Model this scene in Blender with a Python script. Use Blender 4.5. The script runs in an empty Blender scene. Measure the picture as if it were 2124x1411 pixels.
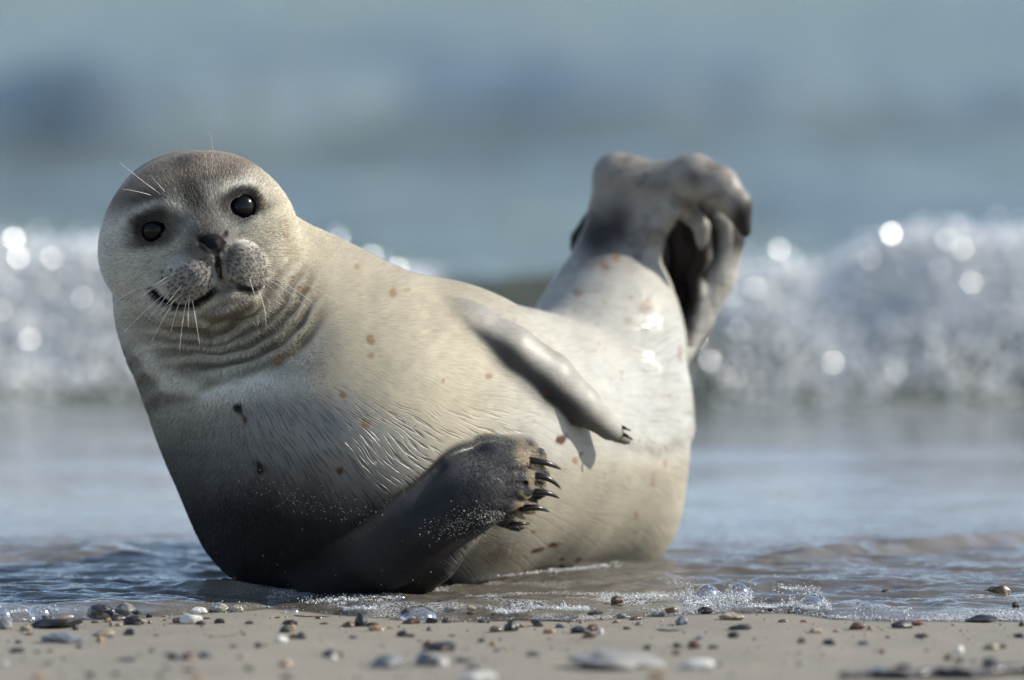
import bpy, math, random
import numpy as np
from mathutils import Vector, Matrix

# ------------------------------------------------------------------ camera, world, sun, exposure
sc = bpy.context.scene
COL = sc.collection
FPX = 14160.0                 # focal length in photo pixels (photo is 2124 x 1411)
CAMP = np.array([0.0, -8.0, 0.80])
PITCH = math.atan(891.5 / FPX)
cam_d = bpy.data.cameras.new('camera')
cam = bpy.data.objects.new('camera', cam_d); COL.objects.link(cam)
cam.location = CAMP
cam.rotation_euler = (math.radians(90) - PITCH, 0, 0)
cam_d.sensor_width = 36; cam_d.lens = FPX / 2124 * 36
cam_d.clip_start = 0.1; cam_d.clip_end = 6000
cam_d.dof.use_dof = True; cam_d.dof.focus_distance = 7.83; cam_d.dof.aperture_fstop = 2.5
sc.camera = cam

SUN_DIR = Vector((0.84, 0.04, 0.54)).normalized()     # towards the sun: right, a little behind the seal
elev = math.asin(SUN_DIR.z); azim = math.atan2(SUN_DIR.x, SUN_DIR.y)
world = bpy.data.worlds.new('World'); sc.world = world; world.use_nodes = True
wn = world.node_tree.nodes; wl = world.node_tree.links; wn.clear()
sky = wn.new('ShaderNodeTexSky'); sky.sky_type = 'NISHITA'; sky.sun_disc = False
sky.sun_elevation = elev; sky.sun_rotation = azim; sky.air_density = 1.0; sky.dust_density = 0.3; sky.ozone_density = 3.0
bg = wn.new('ShaderNodeBackground'); bg.inputs['Strength'].default_value = 0.13
wo = wn.new('ShaderNodeOutputWorld'); hs = wn.new('ShaderNodeHueSaturation'); hs.inputs['Saturation'].default_value = 0.82; wl.new(sky.outputs[0], hs.inputs['Color']); wl.new(hs.outputs[0], bg.inputs[0]); wl.new(bg.outputs[0], wo.inputs[0])
sun_d = bpy.data.lights.new('sun', 'SUN'); sun_d.energy = 4.2; sun_d.angle = math.radians(0.53); sun_d.color = (1.0, 0.93, 0.82)
sun = bpy.data.objects.new('sun', sun_d); COL.objects.link(sun)
sun.rotation_euler = SUN_DIR.to_track_quat('Z', 'Y').to_euler()
sc.view_settings.view_transform = 'Standard'; sc.view_settings.look = 'None'
sc.view_settings.exposure = 0.55; sc.view_settings.gamma = 1.0
sc.render.engine = 'CYCLES'
sc.cycles.use_denoising = True
sc.cycles.max_bounces = 6; sc.cycles.diffuse_bounces = 3; sc.cycles.glossy_bounces = 3
sc.cycles.transmission_bounces = 6; sc.cycles.transparent_max_bounces = 8
sc.cycles.sample_clamp_indirect = 4.0
sc.cycles.caustics_reflective = False; sc.cycles.caustics_refractive = False

# ------------------------------------------------------------------ helpers
cp, sp = math.cos(PITCH), math.sin(PITCH)
def ray(px, py):
    u = (px - 1062.0) / FPX; v = -(py - 705.5) / FPX
    return np.array([u, cp + v * sp, -sp + v * cp])
def W(px, py, Y):                       # a measured photo pixel at depth Y -> point of the place
    d = ray(px, py); t = (Y - CAMP[1]) / d[1]
    return CAMP + d * t
def proj(P):                            # point(s) -> photo pixel, for measuring
    P = np.atleast_2d(P) - CAMP
    zc = P[:, 1] * cp - P[:, 2] * sp
    yc = P[:, 1] * sp + P[:, 2] * cp
    return 1062 + FPX * P[:, 0] / zc, 705.5 - FPX * yc / zc
def depth(P):
    P = np.atleast_2d(P) - CAMP
    return P[:, 1] * cp - P[:, 2] * sp
def px2m(Y): return (Y + 8.0) / FPX

def tag(o, label=None, cat=None, group=None, kind=None):
    if label: o['label'] = label
    if cat: o['category'] = cat
    if group: o['group'] = group
    if kind: o['kind'] = kind
    return o
def link_mesh(name, me, mat=None, parent=None, smooth=True):
    if mat is not None: me.materials.append(mat)
    me.polygons.foreach_set('use_smooth', np.full(len(me.polygons), bool(smooth)))
    o = bpy.data.objects.new(name, me); COL.objects.link(o)
    if parent is not None: o.parent = parent
    return o
def np_mesh(name, V, F, n):             # F: (m, n) index array
    me = bpy.data.meshes.new(name)
    V = np.asarray(V, dtype=np.float32); F = np.asarray(F, dtype=np.int32)
    me.vertices.add(len(V)); me.vertices.foreach_set('co', V.ravel())
    me.loops.add(F.size); me.loops.foreach_set('vertex_index', F.ravel())
    me.polygons.add(len(F)); me.polygons.foreach_set('loop_start', np.arange(0, F.size, n, dtype=np.int32))
    me.update(calc_edges=True)
    return me
def set_color(me, name, C):
    a = me.attributes.new(name, 'FLOAT_COLOR', 'POINT')
    a.data.foreach_set('color', np.asarray(C, dtype=np.float32).ravel())

def sstep(a, b, x):
    t = np.clip((x - a) / (b - a), 0, 1); return t * t * (3 - 2 * t)

def hash2(ix, iy, seed):
    n = (ix.astype(np.int64) * 374761393 + iy.astype(np.int64) * 668265263 + seed * 982451653) & 0x7fffffff
    n = ((n ^ (n >> 13)) * 1274126177) & 0x7fffffff
    return ((n ^ (n >> 16)) & 0xffff) / 65535.0
def vnoise2(x, y, seed=0):
    ix = np.floor(x).astype(np.int64); iy = np.floor(y).astype(np.int64)
    fx = x - ix; fy = y - iy; fx = fx * fx * fx * (fx * (fx * 6 - 15) + 10); fy = fy * fy * fy * (fy * (fy * 6 - 15) + 10)
    a = hash2(ix, iy, seed); b = hash2(ix + 1, iy, seed); c = hash2(ix, iy + 1, seed); d = hash2(ix + 1, iy + 1, seed)
    return (a + (b - a) * fx) * (1 - fy) + (c + (d - c) * fx) * fy
def fbm2(x, y, seed=0, octv=4, gain=0.5):
    s = 0; a = 1.0; t = 0
    for k in range(octv):
        s = s + a * (vnoise2(x * 2 ** k + 17.3 * k, y * 2 ** k - 9.1 * k, seed + k) - 0.5); t += a; a *= gain
    return s / t * 2
def vnoise3(P, seed=0):
    x, y, z = P[:, 0], P[:, 1], P[:, 2]
    iz = np.floor(z).astype(np.int64); fz = z - iz; fz = fz * fz * (3 - 2 * fz)
    ix = np.floor(x).astype(np.int64); iy = np.floor(y).astype(np.int64)
    fx = x - ix; fy = y - iy; fx = fx * fx * (3 - 2 * fx); fy = fy * fy * (3 - 2 * fy)
    def lay(k):
        h = lambda a, b: hash2(a + k * 7919, b - k * 104729, seed)
        a = h(ix, iy); b = h(ix + 1, iy); c = h(ix, iy + 1); d = h(ix + 1, iy + 1)
        return (a + (b - a) * fx) * (1 - fy) + (c + (d - c) * fx) * fy
    return lay(iz) * (1 - fz) + lay(iz + 1) * fz

class NT:                               # small node helper
    def __init__(s, name):
        s.m = bpy.data.materials.new(name); s.m.use_nodes = True
        s.n = s.m.node_tree.nodes; s.l = s.m.node_tree.links
        s.b = s.n['Principled BSDF']; s.out = s.n['Material Output']
    def add(s, t, **kw):
        n = s.n.new(t)
        for k, v in kw.items():
            if k in n.inputs.keys() if isinstance(k, str) else False: pass
            setattr(n, k, v)
        return n
    def noise(s, scale, detail=4, rough=0.5, vec=None, dist=0.0):
        n = s.n.new('ShaderNodeTexNoise'); n.inputs['Scale'].default_value = scale
        n.inputs['Detail'].default_value = detail; n.inputs['Roughness'].default_value = rough
        n.inputs['Distortion'].default_value = dist
        if vec is not None: s.l.new(vec, n.inputs['Vector'])
        return n.outputs['Fac']
    def geo(s): return s.n.new('ShaderNodeNewGeometry').outputs['Position']
    def mapping(s, vec, scale=(1, 1, 1), loc=(0, 0, 0)):
        n = s.n.new('ShaderNodeMapping'); n.inputs['Scale'].default_value = scale; n.inputs['Location'].default_value = loc
        s.l.new(vec, n.inputs['Vector']); return n.outputs[0]
    def ramp(s, fac, stops):
        n = s.n.new('ShaderNodeValToRGB'); s.l.new(fac, n.inputs[0])
        while len(n.color_ramp.elements) < len(stops): n.color_ramp.elements.new(0.5)
        for e, (p, c) in zip(n.color_ramp.elements, stops):
            e.position = p; e.color = (c[0], c[1], c[2], 1) if isinstance(c, (tuple, list)) else (c, c, c, 1)
        return n.outputs[0]
    def mix(s, fac, a, b, mode='MIX'):
        n = s.n.new('ShaderNodeMix'); n.data_type = 'RGBA'; n.blend_type = mode
        for v, i in ((fac, 0), (a, 6), (b, 7)):
            if hasattr(v, 'links'): s.l.new(v, n.inputs[i])
            else: n.inputs[i].default_value = v if i == 0 else (*v, 1) if len(v) == 3 else v
        return n.outputs[2]
    def math(s, op, a, b=None, clamp=False):
        n = s.n.new('ShaderNodeMath'); n.operation = op; n.use_clamp = clamp
        for i, v in enumerate((a, b)):
            if v is None: continue
            if hasattr(v, 'links'): s.l.new(v, n.inputs[i])
            else: n.inputs[i].default_value = v
        return n.outputs[0]
    def vmath(s, op, a, b=None, scale=None):
        n = s.n.new('ShaderNodeVectorMath'); n.operation = op
        for i, v in enumerate((a, b)):
            if v is None: continue
            if hasattr(v, 'links'): s.l.new(v, n.inputs[i])
            else: n.inputs[i].default_value = v
        if scale is not None: n.inputs['Scale'].default_value = scale
        return n.outputs['Value'] if op in ('LENGTH', 'DOT_PRODUCT', 'DISTANCE') else n.outputs[0]
    def bump(s, h, strength, dist, normal=None):
        n = s.n.new('ShaderNodeBump'); n.inputs['Strength'].default_value = strength; n.inputs['Distance'].default_value = dist
        s.l.new(h, n.inputs['Height'])
        if normal is not None: s.l.new(normal, n.inputs['Normal'])
        return n.outputs[0]
    def attr(s, name):
        n = s.n.new('ShaderNodeAttribute'); n.attribute_name = name; return n
    def set(s, k, v):
        i = s.b.inputs[k]
        if hasattr(v, 'links'): s.l.new(v, i)
        else: i.default_value = (*v, 1) if isinstance(v, (tuple, list)) and len(v) == 3 else v

# ------------------------------------------------------------------ ground: sand sheet
EDGE_PX = [(-900, 1300), (-300, 1296), (0, 1287), (150, 1284), (330, 1276), (470, 1266), (560, 1262), (700, 1276), (850, 1284), (1000, 1287), (1200, 1286),
           (1400, 1276), (1560, 1270), (1660, 1272), (1720, 1284), (1850, 1288), (2000, 1290), (2124, 1288), (2500, 1296), (3100, 1290)]
def flat_Y(px, py):
    d = ray(px, py); t = (0.0 - CAMP[2]) / d[2]; return (CAMP + d * t)
_e = np.array([flat_Y(a, b)[:2] for a, b in EDGE_PX])
def edgeY(X): return np.interp(X, _e[:, 0], _e[:, 1]) + 0.012 * fbm2(X * 14, X * 0 + 3, 5) + 0.006 * fbm2(X * 60, X * 0 + 1, 8)
def sand_z(X, Y):
    s = Y - edgeY(X)
    z = np.where(s < 0, -0.028 * np.maximum(s, -12) , -0.012 * np.minimum(s, 6) - 0.02 * np.clip(s - 6, 0, 150))
    near = np.clip(1 - np.abs(s) / 6, 0, 1)
    return z + near * (0.0022 * fbm2(X * 3, Y * 3, 1) + 0.0012 * fbm2(X * 22, Y * 22, 2, 3)) * sstep(0.0, 0.25, np.abs(s) + 0.05)
def axis(core, fine, ext, growth):
    a = list(np.arange(0, core, fine)); x = core; s = fine
    while x < ext: a.append(x); s *= growth; x += s
    a.append(ext); a = np.array(a)
    return np.concatenate([-a[:0:-1], a])
def grid_mesh(name, xs, ys, zf):
    X, Y = np.meshgrid(xs, ys); V = np.stack([X, Y, zf(X, Y)], -1).reshape(-1, 3)
    nx = len(xs); i = (np.arange(len(ys) - 1)[:, None] * nx + np.arange(nx - 1)[None]).ravel()
    return np_mesh(name, V, np.stack([i, i + 1, i + nx + 1, i + nx], 1), 4), V

t = NT('sand_material')
pos = t.geo()
g1 = t.noise(900, 2, 0.6, pos); g2 = t.noise(260, 3, 0.6, pos); g3 = t.noise(6, 4, 0.5, pos)
c = t.ramp(g1, [(0.28, (0.07, 0.062, 0.05)), (0.42, (0.225, 0.20, 0.155)), (0.6, (0.285, 0.258, 0.20)), (0.74, (0.44, 0.41, 0.34))])
c = t.mix(t.ramp(g3, [(0.35, 0.0), (0.7, 0.4)]), c, (0.27, 0.235, 0.185), 'MULTIPLY') if False else t.mix(t.ramp(g3, [(0.4, 0.0), (0.7, 0.35)]), c, (0.165, 0.15, 0.125))
sp_ = t.n.new('ShaderNodeTexVoronoi'); sp_.inputs['Scale'].default_value = 170; t.l.new(pos, sp_.inputs['Vector'])
msk = t.ramp(sp_.outputs['Distance'], [(0.10, 1.0), (0.2, 0.0)])
rr = t.n.new('ShaderNodeSeparateColor'); t.l.new(sp_.outputs['Color'], rr.inputs[0])
c = t.mix(t.math('MULTIPLY', msk, t.math('GREATER_THAN', rr.outputs[0], 0.72)), c, t.ramp(rr.outputs[1], [(0.2, (0.03, 0.028, 0.025)), (0.6, (0.3, 0.17, 0.08)), (0.85, (0.7, 0.66, 0.6))]))
wet = t.attr('wet').outputs['Fac']
c = t.mix(wet, c, t.mix(1.0, c, (0.52, 0.50, 0.48), 'MULTIPLY'))
t.set('Base Color', c); t.set('Roughness', t.ramp(wet, [(0.0, 0.85), (1.0, 0.32)]))
h = t.math('ADD', t.math('MULTIPLY', g1, 0.5), g2)
t.set('Normal', t.bump(h, 0.9, 0.0016))
SAND = t.m
sx = axis(0.95, 0.006, 3000, 1.09)
ys = np.concatenate([-axis(1, 1, 3000, 1.35)[::-1][:0], -2.0 - np.geomspace(0.01, 60, 40)[::-1], np.arange(-2.0, -1.1, 0.02), np.arange(-1.1, 0.0, 0.005), np.arange(0, 1, 0.02), 1 + np.geomspace(0.02, 3000, 60)])
me, V = grid_mesh('sand', sx, ys, sand_z)
wetv = sstep(-0.035, -0.005, (V[:, 1] - edgeY(V[:, 0]) + 0.01 * fbm2(V[:, 0] * 9, V[:, 1] * 9, 4)))
a = me.attributes.new('wet', 'FLOAT', 'POINT'); a.data.foreach_set('value', wetv.astype(np.float32))
tag(link_mesh('sand', me, SAND), 'pale grey sand beach', None, None, 'structure')

# ------------------------------------------------------------------ sea
def crest_top(X):
    # height of the shore break along the beach (metres), measured at 11 m
    px = 1062 + X * FPX / 11.15
    xs_ = [-2500, -600, 0, 150, 300, 700, 870, 1000, 1150, 1300, 1450, 1650, 1850, 2000, 2124, 2700, 4000]
    hs_ = [0.15, 0.21, 0.20, 0.20, 0.195, 0.20, 0.20, 0.20, 0.20, 0.205, 0.20, 0.205, 0.215, 0.228, 0.228, 0.21, 0.2]
    return np.interp(px, xs_, hs_)
def break_Y(X): return 3.13 + 0.10 * fbm2(X * 0.7, X * 0, 33) + 0.02 * X
def smooth_bump(s, front, back):
    return np.where(s < 0, np.exp(-(s / front) ** 2), np.exp(-(np.abs(s / back)) ** 1.7))
def sea_z(X, Y):
    s = Y - edgeY(X)
    z = 0.0065 * (1 - np.exp(-np.clip(s, 0, 9) / 0.016)) - 0.03 * (s < 0) * np.clip(-s * 6, 0, 1) + 0.0
    z = z + 0.004 * sstep(0, 0.6, s)
    near = sstep(0.0, 0.10, s)
    # small ripples at the swash
    k = near * (1 - sstep(1.3, 3.0, Y) * 0.6)
    wx = X + 0.05 * fbm2(X * 5, Y * 5, 51); wy = Y + 0.05 * fbm2(X * 4, Y * 4, 52)
    rid = 1 - np.abs(fbm2(wx * 9, wy * 22, 21, 3))            # ridged
    rip = 0.0105 * (rid - 0.75) + 0.006 * fbm2(wx * 5, wy * 12, 22, 3) + 0.0035 * (1 - np.abs(fbm2(wx * 26, wy * 60, 23, 2)))
    calm = 1 - 0.72 * sstep(0.25, 0.8, Y)
    z = z + k * rip * calm
    # thin running swash bores, one each side of the seal
    b1 = (Y - (0.36 + 0.9 * (X - 0.45) + 0.03 * fbm2(X * 6, X * 0, 61)))
    z = z + 0.014 * smooth_bump(b1, 0.03, 0.10) * sstep(0.25, 0.4, X) * (1 - sstep(0.95, 1.2, X)) * near
    b2 = (Y - (0.30 + 0.04 * fbm2(X * 5, X * 0, 62)))
    z = z + 0.016 * smooth_bump(b2, 0.04, 0.12) * np.exp(-((X + 0.50) / 0.075) ** 2) * near
    b3 = (Y - (-0.07 + 0.03 * fbm2(X * 9, X * 0, 63)))
    z = z + 0.009 * smooth_bump(b3, 0.02, 0.05) * np.exp(-((X - 0.35) / 0.16) ** 2) * near
    b4 = (Y - (-0.10 + 0.02 * fbm2(X * 9, X * 0, 64)))
    z = z + 0.012 * smooth_bump(b4, 0.02, 0.04) * np.exp(-((X + 0.345) / 0.05) ** 2) * near
    # shore break
    H = crest_top(X)
    sb = Y - break_Y(X)
    z = z + H * smooth_bump(sb, 0.13 + 0.03 * fbm2(X * 2, Y * 0, 71), 0.9) * (1 + 0.10 * fbm2(X * 3, Y * 3, 72))
    # swells behind
    fade = sstep(4, 7, Y)
    s1 = Y - (16.0 + 1.6 * fbm2(X * 0.55, X * 0 + 2, 81)); H1 = 0.19 + 0.12 * fbm2(X * 0.9, X * 0, 82) + 0.022 * np.clip(X, -4, 4)
    z = z + H1 * smooth_bump(s1, 0.55, 2.2)
    s2 = Y - (33.0 + 2.5 * fbm2(X * 0.12, X * 0 + 2, 83)); z = z + (0.13 + 0.12 * fbm2(X * 0.5, X * 0, 88)) * smooth_bump(s2, 1.6, 4.0)
    s3 = Y - (62 + 5 * fbm2(X * 0.06, X * 0 + 2, 84)); z = z + 0.15 * smooth_bump(s3, 3, 7)
    z = z + fade * (0.06 * fbm2(X * 1.0, Y * 1.3, 85, 3) + 0.16 * fbm2(X * 0.35, Y * 0.40, 86, 2)) * (1 - 0.9 * sstep(150, 400, Y))
    z = z + 0.008 * sstep(0.8, 1.6, Y) * fbm2(X * 2.0, Y * 4.0, 87, 3)
    return z
def WFOAM(V):
    px = 1062 + V[:, 0] * FPX / 11.1
    a = np.interp(px, [-4000, -900, -300, 0, 120, 230, 330, 480, 640, 720, 800, 860, 900, 960, 1150, 1380, 1450, 1520, 1700, 1800, 1900, 2000, 2124, 2600, 5000],
                  [0.3, 0.7, 1.0, 1.0, 0.9, .75, .8, .7, .55, .8, .7, .6, .35, .0, .0, .1, .5, .8, .85, .95, 1.0, 1.0, .85, .7, .3])
    s = V[:, 1] - break_Y(V[:, 0])
    return a * sstep(-0.22, 0.0, s + 0.06 * fbm2(V[:, 0] * 4, V[:, 1] * 4, 130)) * (1 - sstep(0.15, 0.5, s)) + 0.35 * a * sstep(-1.1, -0.3, s) * (1 - sstep(-0.3, -0.1, s))
t = NT('sea_water_material')
pos = t.geo()
sep = t.n.new('ShaderNodeSeparateXYZ'); t.l.new(pos, sep.inputs[0])
Yp = sep.outputs[1]
shore = t.math('DIVIDE', Yp, 4.0, True)
c = t.ramp(shore, [(0.0, (0.115, 0.10, 0.08)), (0.12, (0.19, 0.18, 0.165)), (0.3, (0.34, 0.35, 0.35)), (0.55, (0.30, 0.31, 0.31)), (0.74, (0.075, 0.085, 0.06)), (1.0, (0.15, 0.182, 0.168))])
n0 = t.noise(7, 3, 0.5, t.mapping(pos, (1, 2.2, 1)))
c = t.mix(t.math('MULTIPLY', n0, 0.5), c, (0.09, 0.085, 0.07))
wvn = t.n.new('ShaderNodeTexNoise'); wvn.inputs['Scale'].default_value = 60; t.l.new(pos, wvn.inputs['Vector']); wvn = wvn.outputs['Color']
fo = t.attr('foam').outputs['Fac']
fn = t.noise(16, 5, 0.65, t.mapping(pos, (1, 1, 1)), 0.4)
fm = t.math('MULTIPLY', t.math('SUBTRACT', t.math('ADD', fn, t.math('MULTIPLY', fo, 0.6)), 0.62), 2.2, True)
fm = t.math('MULTIPLY', fm, t.math('MULTIPLY', fo, 3.0, True), True)
c = t.mix(fm, c, (0.92, 0.92, 0.91))
vl = t.n.new('ShaderNodeTexVoronoi'); vl.feature = 'DISTANCE_TO_EDGE'; vl.inputs['Scale'].default_value = 210; t.l.new(t.vmath('ADD', pos, t.vmath('SCALE', wvn, scale=0.01)), vl.inputs['Vector'])
lace = t.math('MULTIPLY', t.ramp(vl.outputs['Distance'], [(0.04, 1.0), (0.16, 0.0)]), t.attr('lace').outputs['Fac'], True)
c = t.mix(t.math('MULTIPLY', lace, 0.6), c, (0.75, 0.76, 0.76))
t.set('Specular IOR Level', 0.44); t.set('Specular Tint', (0.65, 0.83, 1.0)); t.set('Base Color', c); t.set('IOR', 1.33); t.set('Roughness', t.math('ADD', t.math('MULTIPLY', fm, 0.35), 0.06))
f1 = t.noise(95, 3, 0.55, t.mapping(pos, (1, 2.0, 1)), 0.6)
f2 = t.noise(6, 5, 0.6, t.mapping(pos, (0.6, 1.3, 1)), 0.3)
nearm = t.math('SUBTRACT', 1.0, t.math('DIVIDE', t.math('ABSOLUTE', Yp), 0.9, True))
farm = t.math('DIVIDE', t.math('SUBTRACT', Yp, 2.6), 1.2, True)
b = t.n.new('ShaderNodeBump'); b.inputs['Distance'].default_value = 0.0022; t.l.new(f1, b.inputs['Height'])
t.l.new(t.math('ADD', t.math('MULTIPLY', nearm, 0.5), 0.12), b.inputs['Strength'])
b2 = t.n.new('ShaderNodeBump'); b2.inputs['Distance'].default_value = 0.10; t.l.new(f2, b2.inputs['Height']); t.l.new(b.outputs[0], b2.inputs['Normal'])
t.l.new(t.math('ADD', t.math('MULTIPLY', farm, 0.9), 0.012), b2.inputs['Strength'])
df = t.n.new('ShaderNodeBsdfDiffuse'); t.l.new(c, df.inputs['Color']); t.l.new(b2.outputs[0], df.inputs['Normal'])
gs = t.n.new('ShaderNodeBsdfGlossy'); gs.inputs['Color'].default_value = (0.82, 0.94, 1.0, 1); t.l.new(b2.outputs[0], gs.inputs['Normal'])
t.l.new(t.math('ADD', t.math('MULTIPLY', fm, 0.4), 0.05), gs.inputs['Roughness'])
t.l.new(t.mix(farm, (0.94, 0.97, 1.0), (0.80, 0.96, 1.08)), gs.inputs['Color'])
fr = t.n.new('ShaderNodeFresnel'); fr.inputs['IOR'].default_value = 1.33; t.l.new(b2.outputs[0], fr.inputs['Normal'])
mx = t.n.new('ShaderNodeMixShader'); t.l.new(t.math('MULTIPLY', fr.outputs[0], t.math('SUBTRACT', 1.0, t.math('MULTIPLY', fm, 0.7))), mx.inputs[0]); t.l.new(df.outputs[0], mx.inputs[1]); t.l.new(gs.outputs[0], mx.inputs[2])
t.l.new(mx.outputs[0], t.out.inputs[0])
WATER = t.m
wx_ = axis(0.80, 0.0045, 3000, 1.045)
yy = [-0.62]
while yy[-1] < 4000:
    y = yy[-1]
    st = 0.0045 if y < 0.45 else 0.0045 + (y - 0.45) * 0.012 if y < 3.5 else 0.041 + (y - 3.5) * 0.018 + (y - 3.5) ** 2 * 0.0003
    if 2.7 < y < 3.5: st = 0.02
    yy.append(y + st)
me, V = grid_mesh('water', wx_, np.array(yy), sea_z)
fo = WFOAM(V)
a = me.attributes.new('foam', 'FLOAT', 'POINT'); a.data.foreach_set('value', fo.astype(np.float32))
sE = V[:, 1] - edgeY(V[:, 0])
la = np.clip(1.1 * sstep(-0.25, 0.35, fbm2(V[:, 0] * 9, V[:, 1] * 9, 152, 3)) * (1 - sstep(0.015, 0.10, sE + 0.05 * fbm2(V[:, 0] * 14, V[:, 1] * 20, 150, 3))) + 0.9 * sstep(0.15, 0.5, fbm2(V[:, 0] * 7, V[:, 1] * 16, 151, 3)) * (1 - sstep(0.2, 0.5, sE)), 0, 1) * np.where(V[:, 0] > -0.28, 1.0, 0.25)
a = me.attributes.new('lace', 'FLOAT', 'POINT'); a.data.foreach_set('value', la.astype(np.float32))
tag(link_mesh('water', me, WATER), 'shallow swash, shore break and open sea', None, None, 'structure')

# ------------------------------------------------------------------ seal: one smooth implicit body
K = []                                   # chains: (points, radii, flatten axis, flatten factor, blend k)
def node(px, py, r, Y): return (W(px, py, Y), r * px2m(Y))
def chain(nodes, k=0.03, n=None, f=1.0, op='add'):
    P = np.array([a for a, _ in nodes]); R = np.array([b for _, b in nodes])
    K.append((P, R, None if n is None else np.array(n) / np.linalg.norm(n), f, k, op))
# head frame
MID = W(410, 455, -0.165)                # midpoint between the eyes, on the face
R0 = np.array([0.966, 0, 0.259]); U0 = np.array([-0.259, 0, 0.966]); F0 = np.array([0, -1, 0])
yaw = math.radians(10)
Rh = R0 * math.cos(yaw) - F0 * math.sin(yaw); Fh = F0 * math.cos(yaw) + R0 * math.sin(yaw); Uh = U0
S = px2m(-0.16)
def H(x, y, z): return MID + S * (Rh * x + Uh * y + Fh * z)
def hn(x, y, z, r): return (H(x, y, z), r * S)
# spine
SPINE = [node(395, 500, 168, -.03), node(468, 632, 222, -.02), node(585, 762, 288, 0.0), node(700, 885, 348, 0.0), node(890, 905, 316, .07),
         node(1040, 918, 274, .18), node(1158, 908, 250, .29), node(1240, 795, 176, .34), node(1262, 690, 154, .38), node(1272, 610, 116, .40), node(1280, 545, 82, .41)]
chain(SPINE, 0.0)
chain([node(1150, 1000, 200, .27), node(1258, 1050, 140, .31), node(1252, 900, 160, .31)], 0.06)
chain([node(610, 1060, 170, -.02), node(760, 1120, 120, 0.0), node(960, 1100, 110, .1)], 0.05)
# head masses
chain([hn(0, -14, -95, 143), hn(0, -30, -180, 165)], 0.03)
chain([hn(-62, -10, -92, 122), hn(62, -10, -92, 122)], 0.03)
chain([hn(-105, -60, -95, 100), hn(105, -60, -95, 100)], 0.03)
chain([hn(0, 10, -40, 66), hn(0, -46, 40, 46), hn(0, -66, 82, 30)], 0.018)            # bridge
chain([hn(-45, -107, 90, 41), hn(-62, -111, 56, 44)], 0.006)                         # whisker pads
chain([hn(45, -107, 90, 41), hn(62, -111, 56, 44)], 0.006)
chain([hn(0, -64, 106, 17), hn(0, -84, 110, 14)], 0.008)                               # nose
chain([hn(-14, -62, 106, 16), hn(-24, -56, 98, 13)], 0.006); chain([hn(14, -62, 106, 16), hn(24, -56, 98, 13)], 0.006)
chain([hn(0, -150, 20, 62), hn(0, -160, 48, 38)], 0.018)                              # chin
chain([hn(-95, -140, -30, 60), hn(-40, -165, 20, 50), hn(40, -165, 20, 50), hn(95, -140, -30, 60)], 0.02)
for s in (-1, 1):
    chain([hn(s * 58, 46, 2, 18), hn(s * 96, 44, -16, 18), hn(s * 128, 24, -50, 16)], 0.025)   # brow
    chain([hn(s * 78, -36, 2, 22), hn(s * 112, -34, -22, 22)], 0.025)                           # under the eye
# upper fore flipper
chain([node(905, 676, 74, -.01), node(978, 686, 60, -.045), node(1062, 726, 55, -.045), node(1142, 782, 54, -.03), node(1206, 838, 43, -.01), node(1262, 886, 28, .025), node(1298, 912, 13, .045)],
      0.016, n=(0.45, -0.75, 0.45), f=1.35)
# lower fore flipper
chain([node(690, 1165, 100, -.09), node(790, 1138, 84, -.135), node(885, 1080, 70, -.155), node(972, 1024, 76, -.15), node(1040, 992, 70, -.125)], 0.012, n=(0.3, -1, 0.3), f=1.7)
FUR_ = []
DIG = [((1020, 950), (1112, 950), 23, (1098, 955), (1130, 962), (1164, 974)), ((1035, 985), (1122, 985), 19, (1103, 988), (1134, 994), (1163, 1014)),
       ((1035, 1010), (1118, 1017), 18, (1098, 1022), (1132, 1024), (1160, 1034)), ((1025, 1035), (1100, 1050), 18, (1080, 1056), (1112, 1055), (1139, 1062)),
       ((1005, 1055), (1072, 1082), 20, (1058, 1088), (1082, 1088), (1100, 1086))]
chain([node(800, 1200, 90, -.06), node(890, 1150, 62, -.10), node(960, 1080, 52, -.115)], 0.03)
for a_, b_, r_, *_c in DIG:
    chain([node(*a_, r_ + 6, -.125), node(*b_, r_ - 1, -.09)], 0.006, n=(0.3, -1, 0.3), f=1.25)
for a_, b_, c_ in (((1050, 972), (1085, 969), (1122, 968)), ((1045, 1002), (1080, 1001), (1118, 1002)), ((1035, 1030), (1070, 1033), (1106, 1035)), ((1010, 1056), (1045, 1062), (1085, 1066))):
    FUR_.append((a_, b_, c_))
# hind flippers (near foot, folded over the far one)
chain([node(1282, 520, 80, .41), node(1290, 440, 68, .41), node(1292, 385, 55, .41)], 0.02, n=(0, 1, 0), f=1.25)
chain([node(1276, 362, 44, .41), node(1362, 382, 46, .40), node(1440, 368, 48, .39), node(1490, 388, 44, .38), node(1528, 424, 32, .37), node(1546, 482, 13, .37)], 0.02, n=(0, 1, 0), f=1.15)
chain([node(1315, 470, 58, .41), node(1370, 410, 40, .40), node(1440, 376, 34, .39)], 0.02, n=(0, 1, 0), f=1.25)
chain([node(1285, 560, 60, .40), node(1340, 500, 34, .39), node(1385, 440, 26, .385)], 0.015)
chain([node(1402, 730, 36, .42), node(1440, 660, 40, .44), node(1486, 570, 42, .45), node(1508, 500, 36, .45), node(1496, 458, 32, .44), node(1455, 448, 24, .43)], 0.012)
chain([node(1425, 440, 22, .40), node(1455, 470, 20, .40), node(1456, 530, 22, .41), node(1436, 570, 18, .42), node(1452, 640, 22, .43)], 0.004)
chain([node(1400, 470, 24, .41), node(1412, 520, 26, .42), node(1404, 580, 24, .44), node(1420, 660, 22, .45)], 0.004)
chain([node(1430, 450, 40, .49), node(1425, 500, 52, .50), node(1420, 570, 62, .51), node(1420, 640, 42, .49), node(1425, 700, 30, .46)], 0.008)
chain([node(1240, 450, 26, .46), node(1202, 496, 20, .47), node(1190, 516, 10, .47)], 0.01)
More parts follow.
